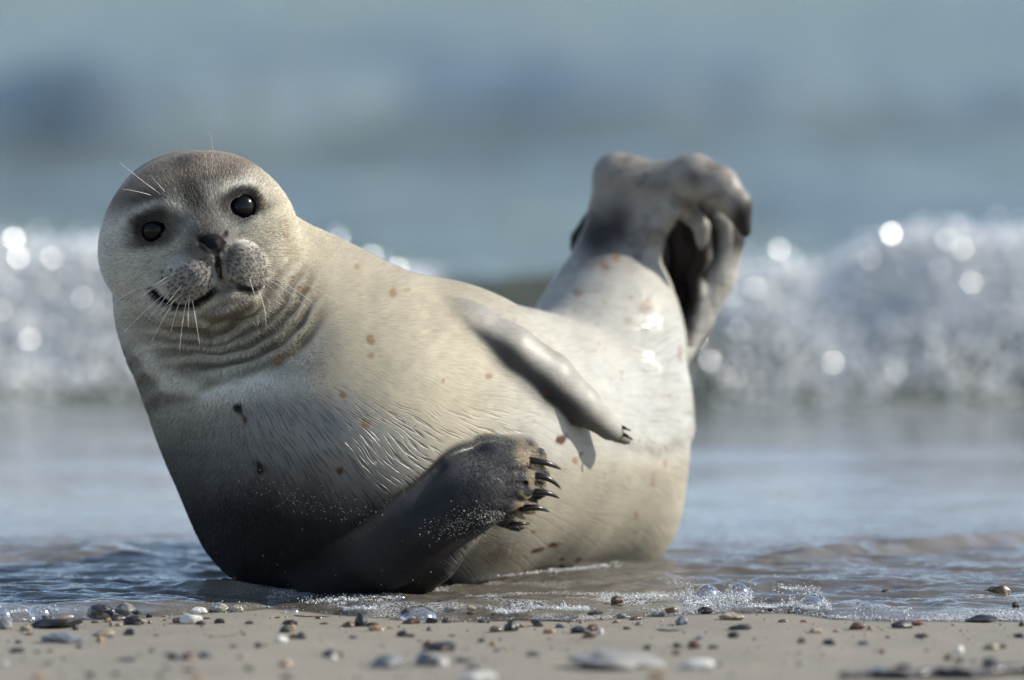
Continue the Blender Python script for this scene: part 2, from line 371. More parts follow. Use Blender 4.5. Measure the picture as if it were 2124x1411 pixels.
# carving
def carve(nodes, k): chain(nodes, k, op='sub')
EYES = {}
for s in (-1, 1):
    carve([hn(s * 92 - 9, -1 - s * 1, 20, 27 if s > 0 else 24), hn(s * 92 + 10, -1 + s * 1, 17, 27 if s > 0 else 24)], 0.005)
def smin(a, b, k):
    h = np.clip(0.5 + 0.5 * (b - a) / k, 0, 1); return b + (a - b) * h - k * h * (1 - h)
def chain_d(P, C):
    Pn, R, n, f, k, op = C
    A = P
    if n is not None: A = P + ((P - Pn[0]) @ n)[:, None] * n * (f - 1.0); Pn = Pn + ((Pn - Pn[0]) @ n)[:, None] * n * (f - 1.0)
    best = None
    if len(Pn) == 1: return np.linalg.norm(A - Pn[0], axis=1) - R[0]
    for i in range(len(Pn) - 1):
        a = Pn[i]; ba = Pn[i + 1] - a; L = ba @ ba
        pa = A - a; h = np.clip(pa @ ba / L, 0, 1)
        hs = h
        d = np.sqrt(np.maximum(((pa - h[:, None] * ba) ** 2).sum(1), 0)) - (R[i] + (R[i + 1] - R[i]) * hs)
        best = d if best is None else smin(best, d, 0.25 * min(R[i], 0.12))
    return best
def sdf(P):
    d = None
    for C in K:
        if C[5] == 'add':
            e = chain_d(P, C)
            d = e if d is None else smin(d, e, max(C[4], 1e-4))
    for C in K:
        if C[5] == 'sub':
            e = -chain_d(P, C); k = C[4]
            h = np.clip(0.5 - 0.5 * (e - d) / k, 0, 1)     # smooth max
            d = e + (d - e) * h + k * h * (1 - h)
    return d
def hit(px, py, t0=7.2):
    d = ray(px, py); d = d / np.linalg.norm(d); tt = t0
    for _ in range(80):
        v = sdf((CAMP + d * tt)[None])[0]
        if v < 0.0004: return CAMP + d * tt
        tt += v * 0.8
        if tt > 9.2: return None
    return CAMP + d * tt
ZF = lambda z: (180 + z[0] / 2.822, 260 + z[1] / 2.822)          # measured on an enlargement of the face
def on_skin(zs, rr_, sink=0.35):
    out = []
    for z, r_ in zip(zs, rr_):
        p = hit(*ZF(z)); out.append((p + np.array([0, sink * r_ * S, 0]), r_ * S))
    return out
_nl = on_skin([(668, 668), (705, 688), (735, 722), (752, 752)], [5.5, 8, 7.5, 5]); _nr = on_skin([(815, 640), (800, 668), (784, 705), (768, 748)], [4.5, 7.5, 7.5, 5])
_ph = on_skin([(760, 760), (768, 820), (780, 880), (785, 920)], [4, 3.2, 3.2, 4.5])
_mo = on_skin([(640, 1035), (700, 1000), (745, 962), (795, 932), (850, 932), (905, 955), (960, 968), (1020, 955)], [4, 5, 9, 13, 13, 8, 4, 3])
_mc = on_skin([(395, 965), (425, 1000), (465, 1030), (520, 1052), (580, 1062), (640, 1050)], [3.5, 5, 6, 5, 4, 3.5])
_lip = on_skin([(560, 1085), (660, 1092), (760, 1070), (860, 1035), (960, 1010), (1040, 970)], [2.5, 3.5, 3.5, 3, 3, 2.5], -0.2)
for a_, b_, c_ in FUR_:
    hp = [hit(*q) for q in (a_, b_, c_)]
    carve([(hp[0] + [0, -.001, 0], 3 * S), (hp[1], 5.5 * S), (hp[2], 6.5 * S)], 0.004)
_arm = [hit(*q) for q in ((735, 1098), (795, 1056), (860, 1008), (915, 966))]
carve([(p + np.array([0, 0.0, 0]), r_ * S) for p, r_ in zip(_arm, (4, 7, 8, 5))], 0.008)
carve(_nl, 0.0022); carve(_nr, 0.0022); carve(_ph, 0.004); carve(_mo, 0.003); carve(_mc, 0.003); carve(_lip, 0.008)
def nrm(p):
    e = 0.0015; Q = np.array([p + [e, 0, 0], p - [e, 0, 0], p + [0, e, 0], p - [0, e, 0], p + [0, 0, e], p - [0, 0, e]])
    v = sdf(Q); g = np.array([v[0] - v[1], v[2] - v[3], v[4] - v[5]]); return g / np.linalg.norm(g)

def surface(h, lo, hi, cf=5):
    n = (np.ceil((hi - lo) / (h * cf))).astype(int); nf = n * cf + 1
    ax = [lo[i] + np.arange(n[i] + 1) * h * cf for i in range(3)]
    G = np.stack(np.meshgrid(*ax, indexing='ij'), -1).reshape(-1, 3)
    D = sdf(G).reshape(n + 1)
    full = np.empty(nf, dtype=np.float32)
    big = np.repeat(np.repeat(np.repeat(D[:-1, :-1, :-1], cf, 0), cf, 1), cf, 2)
    full[:-1, :-1, :-1] = np.sign(big) * np.maximum(np.abs(big), 1e-3); full[-1] = 1; full[:, -1] = 1; full[:, :, -1] = 1
    thr = h * cf * 1.9
    m = np.abs(D) < thr
    cell = np.zeros(n, dtype=bool)
    for i in (0, 1):
        for j in (0, 1):
            for k in (0, 1): cell |= m[i:i + n[0], j:j + n[1], k:k + n[2]]
    ci = np.argwhere(cell)
    off = np.stack(np.meshgrid(*[np.arange(cf)] * 3, indexing='ij'), -1).reshape(-1, 3)
    for s in range(0, len(ci), 2500):
        idx = (ci[s:s + 2500, None] * cf + off[None]).reshape(-1, 3)
        full[idx[:, 0], idx[:, 1], idx[:, 2]] = sdf(lo + idx * h)
    ins = full < 0
    # surface nets
    sx_, sy_, sz_ = [k - 1 for k in nf]
    cnt = np.zeros((sx_, sy_, sz_), dtype=np.int8)
    for i in (0, 1):
        for j in (0, 1):
            for k in (0, 1): cnt += ins[i:i + sx_, j:j + sy_, k:k + sz_]
    act = np.argwhere((cnt > 0) & (cnt < 8)); vid = -np.ones((sx_, sy_, sz_), dtype=np.int32); vid[act[:, 0], act[:, 1], act[:, 2]] = np.arange(len(act))
    acc = np.zeros((len(act), 3)); w = np.zeros(len(act))
    for axn in range(3):
        for a_ in (0, 1):
            for b_ in (0, 1):
                o0 = np.zeros(3, int); o0[(axn + 1) % 3] = a_; o0[(axn + 2) % 3] = b_; o1 = o0.copy(); o1[axn] = 1
                p0 = act + o0; p1 = act + o1
                v0 = full[p0[:, 0], p0[:, 1], p0[:, 2]]; v1 = full[p1[:, 0], p1[:, 1], p1[:, 2]]
                c_ = (v0 < 0) != (v1 < 0); tt = np.where(c_, v0 / np.where(c_, v0 - v1, 1), 0)
                q = o0 + (o1 - o0) * tt[:, None]; acc += q * c_[:, None]; w += c_
    V = lo + (act + acc / w[:, None]) * h
    F = []
    for axn in range(3):
        b1 = (axn + 1) % 3; b2 = (axn + 2) % 3
        sl0 = [slice(None)] * 3; sl1 = [slice(None)] * 3; sl0[axn] = slice(0, -1); sl1[axn] = slice(1, None)
        A_ = ins[tuple(sl0)]; B_ = ins[tuple(sl1)]
        e = np.argwhere(A_ != B_)
        e = e[(e[:, b1] > 0) & (e[:, b2] > 0) & (e[:, b1] < nf[b1] - 1) & (e[:, b2] < nf[b2] - 1)]
        fl = A_[e[:, 0], e[:, 1], e[:, 2]]
        def g(d1, d2):
            q = e.copy(); q[:, b1] -= d1; q[:, b2] -= d2; return vid[q[:, 0], q[:, 1], q[:, 2]]
        q = np.stack([g(1, 1), g(0, 1), g(0, 0), g(1, 0)], 1)
        q[~fl] = q[~fl][:, ::-1]; F.append(q)
    F = np.concatenate(F); F = F[(F >= 0).all(1)]
    return V, F
def subdivide(V, F):
    n = len(V); E = np.sort(np.stack([F, np.roll(F, -1, 1)], -1).reshape(-1, 2), 1)
    key = E[:, 0].astype(np.int64) * n + E[:, 1]; uq, inv = np.unique(key, return_inverse=True)
    em = (V[uq // n] + V[uq % n]) / 2; fm = V[F].mean(1)
    inv = inv.reshape(-1, 4) + n; fi = np.arange(len(F)) + n + len(uq)
    Q = np.concatenate([np.stack([F[:, i], inv[:, i], fi, inv[:, (i + 3) % 4]], 1) for i in range(4)])
    return np.concatenate([V, em, fm]), Q
def relax(V, F, it, lam=0.5):
    n = len(V); a = F.ravel(); b = np.roll(F, -1, 1).ravel()
    deg = np.bincount(a, minlength=n) + np.bincount(b, minlength=n)
    for k in range(it):
        S_ = np.stack([np.bincount(a, V[b, i], n) + np.bincount(b, V[a, i], n) for i in range(3)], 1) / deg[:, None]
        l = lam if k % 2 == 0 else -lam * 1.02 if it > 2 else lam
        V = V + l * (S_ - V)
    return V
def vnormals(V, F):
    N = np.cross(V[F[:, 2]] - V[F[:, 0]], V[F[:, 3]] - V[F[:, 1]])
    A = np.stack([sum(np.bincount(F[:, j], N[:, i], len(V)) for j in range(4)) for i in range(3)], 1)
    return A / np.maximum(np.linalg.norm(A, axis=1), 1e-12)[:, None]

SV, SF = surface(0.0036, np.array([-0.52, -0.30, -0.06]), np.array([0.32, 0.62, 0.80]))
SV = relax(SV, SF, 2, 0.4)
SV, SF = subdivide(SV, SF)
SV = relax(SV, SF, 4, 0.5)
SN = vnormals(SV, SF)
print('seal verts', len(SV))
PX, PY = proj(SV)

# folds of the neck and throat, arcs round the face
NOSE = H(0, -75, 110)
FACE = H(0, -30, -60)
q = SV - FACE; lx = q @ Rh / S; ly = q @ Uh / S; lz = q @ Fh / S
rad = np.sqrt((lx * 0.92 - 10) ** 2 + (ly * 1.0 + 20) ** 2) + lz * 0.25
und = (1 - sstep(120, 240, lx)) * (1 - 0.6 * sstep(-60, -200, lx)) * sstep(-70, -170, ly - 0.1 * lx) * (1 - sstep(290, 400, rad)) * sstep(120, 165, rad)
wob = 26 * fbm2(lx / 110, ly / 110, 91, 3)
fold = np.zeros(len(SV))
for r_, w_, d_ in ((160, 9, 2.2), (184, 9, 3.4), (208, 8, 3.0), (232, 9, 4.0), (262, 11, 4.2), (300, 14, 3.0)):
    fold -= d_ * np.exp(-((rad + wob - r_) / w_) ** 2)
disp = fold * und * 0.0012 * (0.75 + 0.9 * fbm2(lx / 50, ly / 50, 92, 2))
# crease between upper arm and chest; lip on the throat edge where wet fur starts
def pl_dist(P, pts):
    best = np.full(len(P), 9.0)
    for i in range(len(pts) - 1):
        a = pts[i]; ba = pts[i + 1] - a; pa = P - a; h_ = np.clip(pa @ ba / (ba @ ba), 0, 1)
        best = np.minimum(best, np.linalg.norm(pa - h_[:, None] * ba, axis=1))
    return best
fx_l = np.interp(PX, [1180, 1300, 1360, 1425, 1500], [905, 925, 941, 912, 880]) - PY + 9 * fbm2(PX / 22, PX * 0, 96, 2)      # + above the fold
ff = sstep(1240, 1330, PX) * (SV[:, 1] < 0.45)
disp = disp + ff * (0.0022 * np.exp(-((fx_l - 22) / 30) ** 2) - 0.0018 * np.exp(-((fx_l + 14) / 16) ** 2) + 0.0006 * fbm2(PX / 16, PY / 30, 95, 3) * (fx_l > 0) * (fx_l < 330) * sstep(1300, 1360, PX))
SV = SV + SN * disp[:, None]

# ---- pelt colours, by place on the body
def lerp(a, b, t_): return a + (b - a) * t_[:, None]
n1 = fbm2(PX / 60, PY / 60, 101, 4); n2 = fbm2(PX / 20, PY / 20, 102, 3)
LIGHT = np.array([0.36, 0.32, 0.235]); GREYF = np.array([0.27, 0.265, 0.25]); MIDG = np.array([0.085, 0.085, 0.083]); DARK = np.array([0.018, 0.018, 0.020])
BROWN = np.array([0.10, 0.072, 0.052])
C = np.tile(LIGHT, (len(SV), 1)); C = lerp(C, np.array([0.41, 0.395, 0.345]), sstep(960, 1180, PX)); C = lerp(C, np.array([0.36, 0.325, 0.255]), sstep(1000, 1100, PX) * sstep(920, 990, PY))
# chest: wet dark pelt, with some shade painted in towards the ground
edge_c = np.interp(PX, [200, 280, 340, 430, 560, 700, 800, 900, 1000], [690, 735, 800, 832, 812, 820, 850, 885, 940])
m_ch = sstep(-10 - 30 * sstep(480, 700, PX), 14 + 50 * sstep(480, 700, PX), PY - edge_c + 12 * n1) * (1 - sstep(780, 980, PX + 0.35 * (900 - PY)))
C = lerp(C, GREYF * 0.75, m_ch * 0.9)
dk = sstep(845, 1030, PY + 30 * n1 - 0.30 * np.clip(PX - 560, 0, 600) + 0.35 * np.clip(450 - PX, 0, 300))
C = lerp(C, np.array([0.33, 0.315, 0.27]), m_ch * 0.8 * np.exp(-((PX - 900) / 110) ** 2 - ((PY - 900) / 55) ** 2))  # silvery glint of the wet chest painted into the colour
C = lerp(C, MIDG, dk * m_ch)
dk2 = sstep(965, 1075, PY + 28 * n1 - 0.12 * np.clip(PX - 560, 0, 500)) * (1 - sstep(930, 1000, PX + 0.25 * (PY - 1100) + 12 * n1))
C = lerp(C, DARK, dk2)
throat = np.exp(-((PY - edge_c + 10 * n1 + 20) / 26) ** 2) * sstep(250, 330, PX) * (1 - sstep(560, 700, PX))
C = lerp(C, np.array([0.42, 0.405, 0.36]), (1 - sstep(380, 640, PX)) * (1 - m_ch))
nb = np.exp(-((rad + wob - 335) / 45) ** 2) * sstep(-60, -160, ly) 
C = lerp(C, np.array([0.115, 0.105, 0.09]), 0.75 * nb * (1 - m_ch) * (1 - sstep(150, 270, lx)))  # shade under the neck painted as a darker band
C = lerp(C, np.array([0.50, 0.48, 0.41]), 0.7 * und * np.clip(1 + fold / 2.0, 0, 1) * sstep(120, 160, rad)); C = lerp(C, np.array([0.12, 0.105, 0.075]), np.clip(-fold / 2.4, 0, 1) * und * 0.95)  # fold ridges paled and grooves darkened, shading put into the colour
isb = sstep(-0.06, -0.02, (SV - H(0, 0, -150)) @ Fh)        # only the face side
hm = 1 - sstep(215, 300, np.sqrt(lx ** 2 + (ly - 30) ** 2))
crown = sstep(60, 118, ly + 12 * n1) * hm
C = lerp(C, np.array([0.22, 0.175, 0.13]), crown * 0.9)
C = lerp(C, np.array([0.055, 0.045, 0.036]), hm * 0.95 * np.clip(np.exp(-(((lx - 8 + 0.10 * ly) / 27) ** 2 + ((ly - 55) / 62) ** 2)) * 1.3 + 0.9 * np.exp(-(((lx + 95) / 70) ** 2 + ((ly - 95 + 10 * n1) / 20) ** 2)) + 0.5 * np.exp(-(((lx - 80) / 60) ** 2 + ((ly - 108) / 16) ** 2)) + 0.7 * np.exp(-(((lx - 8) / 30) ** 2 + ((ly - 148) / 15) ** 2)), 0, 1))
for s in (-1, 1):                          # dark rings, pale brow
    e = H(s * 92, 0, 0); q2 = SV - e; ex = q2 @ Rh / S; ey = q2 @ Uh / S; fm_ = sstep(-0.08, -0.03, q2 @ Fh)
    C = lerp(C, np.array([0.60, 0.57, 0.50]), 0.9 * fm_ * np.exp(-((ex + s * 4) / 50) ** 2 - ((ey - 46 + 0.004 * ex ** 2) / 9) ** 2))
    C = lerp(C, np.array([0.50, 0.48, 0.43]), 0.6 * fm_ * np.exp(-((ex + s * 30) / 30) ** 2 - ((ey + 38) / 16) ** 2))
    C = lerp(C, np.array([0.020, 0.018, 0.016]), (0.96 if s < 0 else 0.9) * fm_ * (1 - sstep(30, 47 if s > 0 else 60, np.sqrt((ex * 0.86) ** 2 + (ey * 1.05 - (4 if s > 0 else 6)) ** 2) + 7 * n2)))
    C = lerp(C, np.array([0.07, 0.055, 0.04]), 0.7 * fm_ * np.exp(-((ex - s * 46) / 22) ** 2 - ((ey + 14) / 12) ** 2))
    C = lerp(C, np.array([0.12, 0.095, 0.07]), 0.7 * fm_ * np.exp(-((ex + s * 42) / 16) ** 2 - ((ey - 14) / 22) ** 2))
fy = ly - 0.0; mz = lz + 60
m_m = sstep(92, 128, lz) * (1 - sstep(95, 128, np.abs(lx)))
C = lerp(C, np.array([0.235, 0.215, 0.19]), 0.85 * sstep(70, 100, lz) * (1 - sstep(85, 118, np.abs(lx))) * sstep(-175, -140, ly) * (1 - sstep(-70, -40, ly)))
C = lerp(C, np.array([0.20, 0.185, 0.165]), 0.75 * m_m * sstep(-55, -25, ly + 40 * 0 + 0 * lx) * (1 - sstep(20, 60, ly)))
q3 = SV - (hit(*ZF((738, 705))) + np.array([0, 0.006, 0])); nd = np.sqrt((q3 @ Rh / S * 0.80) ** 2 + (q3 @ Uh / S * 0.95) ** 2 + (q3 @ Fh / S * 0.4) ** 2)
nose_w = 15 - 0.20 * np.clip(-(q3 @ Uh / S), -20, 60)
C = lerp(C, np.array([0.016, 0.015, 0.016]), 1 - sstep(0, 10, nd - nose_w - 4 + 3 * n2))
C = lerp(C, np.array([0.07, 0.058, 0.046]), 0.65 * (1 - sstep(28, 60, nd + 6 * n2)) * sstep(0, 10, nd - nose_w - 4))
gd = lambda A: pl_dist(SV, np.array([a for a, _ in A])) / S
md = np.minimum(gd(_mo), gd(_mc)); nnd = np.minimum(np.minimum(gd(_nl), gd(_nr)), gd(_ph))
C = lerp(C, np.array([0.008, 0.007, 0.007]), 1 - sstep(4, 9, np.minimum(md - 3, nnd)))
ld = gd(_lip)
C = lerp(C, np.array([0.55, 0.50, 0.40]), 0.7 * np.exp(-((np.minimum(md, 40) - 17) / 6) ** 2) * sstep(-120, -150, ly))
C = lerp(C, np.array([0.06, 0.05, 0.04]), 0.6 * np.exp(-(ld / 8) ** 2))
C = lerp(C, np.array([0.56, 0.55, 0.50]), throat * 0.8)
# whisker follicles on the pads
rnd = random.Random(4)
FOL = []
for s in (-1, 1):
    for row in range(9):
        for j in range(9):
            FOL.append((s * (19 + j * 9.8 + (row % 2) * 4.5 + rnd.uniform(-2.5, 2.5)), -76 - row * 9.2 - j * 1.3 + rnd.uniform(-2.5, 2.5)))
face_i = np.where((lz > 60) & (np.abs(lx) < 140))[0]
fx_ = (SV[face_i] - MID) @ Rh / S; fyy = (SV[face_i] - MID) @ Uh / S
best = np.full(len(face_i), 99.0)
for a_, b_ in FOL: best = np.minimum(best, np.hypot((fx_ - a_) * 0.9, (fyy - b_) * 0.75))
mf = (1 - sstep(1.6, 3.2, best)) * ((fyy < -72))
C[face_i] = C[face_i] + (np.array([0.035, 0.03, 0.028]) - C[face_i]) * (mf * 0.9)[:, None]
# nape / back grey cast and hip
C = lerp(C, np.array([0.25, 0.235, 0.205]), 0.8 * sstep(0.10, 0.22, SV[:, 1]) * 0 + 0.0 * PX)
# upper fore flipper: grey, with the underside's shade and contact shadow painted dark
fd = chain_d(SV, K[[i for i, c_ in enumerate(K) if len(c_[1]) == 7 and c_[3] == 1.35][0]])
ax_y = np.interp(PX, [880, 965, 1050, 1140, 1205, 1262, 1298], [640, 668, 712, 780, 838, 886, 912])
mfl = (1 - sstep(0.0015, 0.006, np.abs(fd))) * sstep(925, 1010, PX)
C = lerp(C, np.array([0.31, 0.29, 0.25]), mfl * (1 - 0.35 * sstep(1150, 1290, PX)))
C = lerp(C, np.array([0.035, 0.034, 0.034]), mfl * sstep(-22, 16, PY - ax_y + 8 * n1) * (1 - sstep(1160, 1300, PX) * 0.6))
# lower fore flipper: charcoal; sandy between the claws
lf = [c_ for c_ in K if c_[3] == 1.7][0]; fd = np.abs(chain_d(SV, lf))
for c_ in K:
    if c_[3] == 1.25 and c_[4] == 0.006: fd = np.minimum(fd, np.abs(chain_d(SV, c_)))
mlf = (1 - sstep(0.010, 0.020, fd)) * (1 - sstep(-.03, .01, SV[:, 1])) * (PY > 900)
mlf = np.maximum(mlf, (PY > 1080 - 0.45 * (PX - 800)) * (1 - sstep(925, 950, PX + 0.3 * (PY - 1100) + 10 * n1)) * (PX > 780) * (SV[:, 1] < 0.02))
C = lerp(C, np.array([0.022, 0.022, 0.024]), mlf)
C = lerp(C, np.array([0.075, 0.075, 0.075]), mlf * 0.7 * np.exp(-((PY - np.interp(PX, [740, 870, 950, 1040, 1110], [1105, 1015, 968, 945, 945])) / 26) ** 2))  # sheen along the forearm's upper edge painted as a lighter strip
C = lerp(C, np.array([0.10, 0.098, 0.095]), mlf * 0.8 * sstep(940, 1060, PX + 20 * n1) * (1 - sstep(980, 1030, PY)))
C = lerp(C, np.array([0.30, 0.24, 0.16]), mlf * 0.85 * sstep(1048, 1092, PX + 24 * n2) * sstep(-0.05, 0.2, n2 + 0.15))
C = lerp(C, np.array([0.012, 0.011, 0.010]), mlf * (PX > 1040) * 0.8 * (1 - sstep(4, 8, np.minimum.reduce([pl_dist(SV, np.array([hit(*q) for q in f_])) / S for f_ in FUR_]))))
# armpit tuft
C = lerp(C, np.array([0.17, 0.12, 0.075]), 0.8 * np.exp(-((PX - 1035) / 48) ** 2 - ((PY - 1150) / 30) ** 2) * sstep(-.3, .4, n2 + 0.2) * (1 - mlf))
# hind flippers
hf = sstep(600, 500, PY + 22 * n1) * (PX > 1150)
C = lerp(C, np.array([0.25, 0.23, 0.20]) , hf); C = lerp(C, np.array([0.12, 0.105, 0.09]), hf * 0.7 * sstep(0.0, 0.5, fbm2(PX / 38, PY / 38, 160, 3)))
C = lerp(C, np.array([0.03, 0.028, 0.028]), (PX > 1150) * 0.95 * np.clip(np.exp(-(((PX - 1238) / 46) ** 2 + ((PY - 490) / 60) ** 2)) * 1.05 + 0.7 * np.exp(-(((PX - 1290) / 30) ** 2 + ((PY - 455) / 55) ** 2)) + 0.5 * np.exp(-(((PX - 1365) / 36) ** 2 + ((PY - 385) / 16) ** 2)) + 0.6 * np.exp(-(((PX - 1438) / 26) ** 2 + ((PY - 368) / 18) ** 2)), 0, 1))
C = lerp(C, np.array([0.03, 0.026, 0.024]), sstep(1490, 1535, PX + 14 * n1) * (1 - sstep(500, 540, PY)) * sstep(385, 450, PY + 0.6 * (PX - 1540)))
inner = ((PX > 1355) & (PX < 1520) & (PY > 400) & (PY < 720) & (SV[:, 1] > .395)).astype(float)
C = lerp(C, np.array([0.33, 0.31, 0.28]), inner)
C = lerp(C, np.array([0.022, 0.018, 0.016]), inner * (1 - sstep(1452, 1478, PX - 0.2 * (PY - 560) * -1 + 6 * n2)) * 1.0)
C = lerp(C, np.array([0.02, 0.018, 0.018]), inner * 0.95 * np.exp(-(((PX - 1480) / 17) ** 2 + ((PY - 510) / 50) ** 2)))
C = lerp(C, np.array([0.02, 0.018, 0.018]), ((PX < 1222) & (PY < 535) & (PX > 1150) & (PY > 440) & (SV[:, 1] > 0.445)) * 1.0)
# ochre and brown spots of the pelt, each where it is on the skin
SPOTS = [(575, 748, 13, 11, .8), (708, 820, 12, 10, .8), (755, 880, 14, 11, .8), (920, 788, 9, 14, .7), (1013, 780, 14, 10, .75), (768, 706, 9, 12, .7), (770, 738, 9, 8, .6), (815, 610, 8, 12, .65),
         (848, 602, 10, 7, .5), (594, 480, 8, 26, .5), (628, 600, 16, 8, .5), (645, 565, 6, 12, .5), (664, 656, 14, 8, .35), (592, 525, 12, 7, .45), (740, 552, 8, 8, .5), (540, 424, 8, 10, .5), (1255, 552, 13, 10, .7), (1277, 532, 14, 14, .75),
         (1197, 608, 16, 8, .6), (1340, 635, 15, 17, .5), (1305, 665, 15, 8, .3), (1240, 675, 14, 7, .3), (1165, 912, 15, 10, 1.2), (1205, 942, 9, 9, .9), (1105, 880, 16, 9, .6), (1015, 895, 14, 7, .5), (1192, 955, 7, 8, .7),
         (1115, 1142, 20, 9, 1.0), (1150, 1130, 22, 10, 1.0), (1165, 1160, 9, 7, .9), (1200, 1162, 9, 9, 1.2), (1105, 1105, 7, 7, .7), (1320, 1070, 7, 15, .5), (1165, 1175, 10, 7, 1.0), (1315, 1120, 8, 12, .5), (1325, 915, 8, 12, .6), (1380, 970, 6, 20, .5),
         (1355, 1000, 7, 14, .5), (1255, 985, 8, 12, .4), (1410, 735, 8, 22, .6), (538, 966, 19, 18, 1.6), (493, 845, 12, 14, 1.3), (508, 872, 7, 9, 1.2), (704, 976, 9, 9, 1.1), (460, 770, 6, 6, .5), (1130, 815, 10, 7, 1.0), (1060, 905, 10, 6, .4), (1290, 780, 7, 12, .35), (1230, 730, 12, 6, .3), (1180, 700, 12, 6, .25)]
_rs = random.Random(77)
for _ in range(60):
    a_, b_ = _rs.uniform(620, 1430), _rs.uniform(600, 1180); q_ = _rs.uniform(2.5, 6.5)
    if b_ > 800 and a_ < 1150: continue
    SPOTS.append((a_, b_, q_ * _rs.uniform(.8, 1.5), q_, _rs.uniform(.15, .42)))
for (a_, b_, rx_, ry_, st) in SPOTS:
    p = hit(a_, b_)
    if p is None: continue
    q2 = SV - p; ex = q2[:, 0] / px2m(p[1]); ez = q2[:, 2] / px2m(p[1])
    dd = 1.12 * np.sqrt((ex / rx_) ** 2 + (ez / ry_) ** 2 + (q2[:, 1] / 0.08) ** 2) + 0.8 * n2
    mm = 1 - sstep(0.3, 1.2, dd)
    colr = np.array([0.22, 0.125, 0.058]) if st <= .8 else np.array([0.085, 0.042, 0.022]) if st <= 1.2 else np.array([0.012, 0.010, 0.008])
    C = lerp(C, colr, mm * min(1, st * 1.05))
C = C * (1 + 0.10 * n1 + 0.12 * n2)[:, None]
C = np.clip(C, 0.006, 0.9)
WETM = 0.85 * np.clip(np.maximum.reduce([m_ch, dk2, mlf, mfl, sstep(1150, 1250, PX) * sstep(600, 700, PY) * 0.8, sstep(850, 1000, PX) * sstep(820, 900, PY) * 0.9]), 0, 1)

def seal_mat(name, hair=False):
    t = NT(name)
    col = t.attr('pelt').outputs['Color']; wetf = t.attr('wetfur').outputs['Fac']
    if hair:
        t.set('Base Color', col); t.set('Roughness', 0.45); t.set('Specular IOR Level', 0.35); return t.m
    pos = t.geo()
    v = t.vmath('SUBTRACT', pos, tuple(NOSE)); rr_ = t.vmath('LENGTH', v); dr = t.vmath('NORMALIZE', v)
    wv = t.n.new('ShaderNodeTexNoise'); wv.inputs['Scale'].default_value = 9; wv.inputs['Detail'].default_value = 2; t.l.new(pos, wv.inputs['Vector'])
    dr2 = t.vmath('NORMALIZE', t.vmath('SUBTRACT', pos, tuple(W(430, 650, -0.10))))
    dr2 = t.vmath('ADD', dr2, t.vmath('SCALE', wv.outputs['Color'], scale=0.016)); dr = t.vmath('ADD', dr, t.vmath('SCALE', wv.outputs['Color'], scale=0.015))
    fl = t.attr('flow').outputs['Vector']
    a1 = t.vmath('MULTIPLY', fl, (84.0, 30.0, 1.0)); a2 = t.vmath('MULTIPLY', fl, (230.0, 80.0, 1.0))
    crease = t.noise(1.0, 1.5, 0.5, a1); fine = t.noise(1.0, 2, 0.6, a2)
    cr = t.ramp(crease, [(0.34, 0.0), (0.47, 1.0)])
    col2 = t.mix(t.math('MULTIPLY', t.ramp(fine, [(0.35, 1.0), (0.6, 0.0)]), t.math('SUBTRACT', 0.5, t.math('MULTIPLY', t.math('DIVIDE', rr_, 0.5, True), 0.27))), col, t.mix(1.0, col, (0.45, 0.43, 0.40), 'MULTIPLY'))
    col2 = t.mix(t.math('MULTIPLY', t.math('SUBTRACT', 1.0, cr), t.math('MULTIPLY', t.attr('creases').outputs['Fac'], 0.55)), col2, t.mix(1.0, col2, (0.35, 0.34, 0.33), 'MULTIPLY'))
    t.set('Base Color', col2)
    bk = t.math('MULTIPLY', t.attr('pelt').outputs['Fac'], 4.0, True)
    t.set('Roughness', t.ramp(wetf, [(0.0, 0.60), (0.7, 0.42), (0.85, 0.36), (1.0, 0.25)])); t.set('Specular IOR Level', t.math('MULTIPLY', t.ramp(wetf, [(0.0, 0.25), (1.0, 0.5)]), t.math('ADD', 0.25, t.math('MULTIPLY', bk, 0.75))))
    b1 = t.n.new('ShaderNodeBump'); b1.inputs['Distance'].default_value = 0.0011; t.l.new(cr, b1.inputs['Height'])
    cm = t.attr('creases').outputs['Fac']; t.l.new(t.math('MULTIPLY', cm, 0.8), b1.inputs['Strength'])
    t.set('Normal', t.bump(fine, 0.4, 0.0007, b1.outputs[0]))
    return t.m
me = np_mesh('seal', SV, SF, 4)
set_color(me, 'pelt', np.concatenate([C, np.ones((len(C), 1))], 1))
WETM = np.maximum(WETM, 0.5 * hf); WETM = WETM * (1 - 0.35 * mfl); WETM = np.where((PX > 1100) & (fx_l < -4), WETM * 0.25, WETM); WETM = np.maximum(WETM, 1.0 * sstep(1270, 1340, PX) * sstep(-4, 6, fx_l) * (1 - sstep(270, 330, fx_l)))
a = me.attributes.new('wetfur', 'FLOAT', 'POINT'); a.data.foreach_set('value', WETM.astype(np.float32))
crm = np.clip(m_ch * (1 - 0.5 * sstep(1000, 1100, PY)) + 0.6 * sstep(700, 850, PX) * sstep(800, 880, PY) * (1 - sstep(1000, 1150, PX)), 0, 1) * (1 - mlf) * (1 - mfl)
_cx, _cy = 430.0, 650.0; _rr = np.hypot(PX - _cx, PY - _cy) / 1770
_an = (np.arctan2(PY - _cy, PX - _cx) + math.pi * 1.25) % (2 * math.pi) + 0.035 * fbm2(PX / 120, PY / 120, 170, 2) + 0.5 * np.clip(_rr - 0.12, 0, 0.3) * 0
a = me.attributes.new('flow', 'FLOAT_VECTOR', 'POINT'); a.data.foreach_set('vector', np.stack([_an, _rr, SV[:, 1] * 0.2], 1).astype(np.float32).ravel())
crm = np.maximum(crm, 0.5 * sstep(1270, 1340, PX) * sstep(-4, 6, fx_l) * (1 - sstep(270, 330, fx_l)))
crm = np.maximum(crm, 0.16 * sstep(680, 800, PX) * (1 - mfl) * (1 - mlf) * (1 - hf))
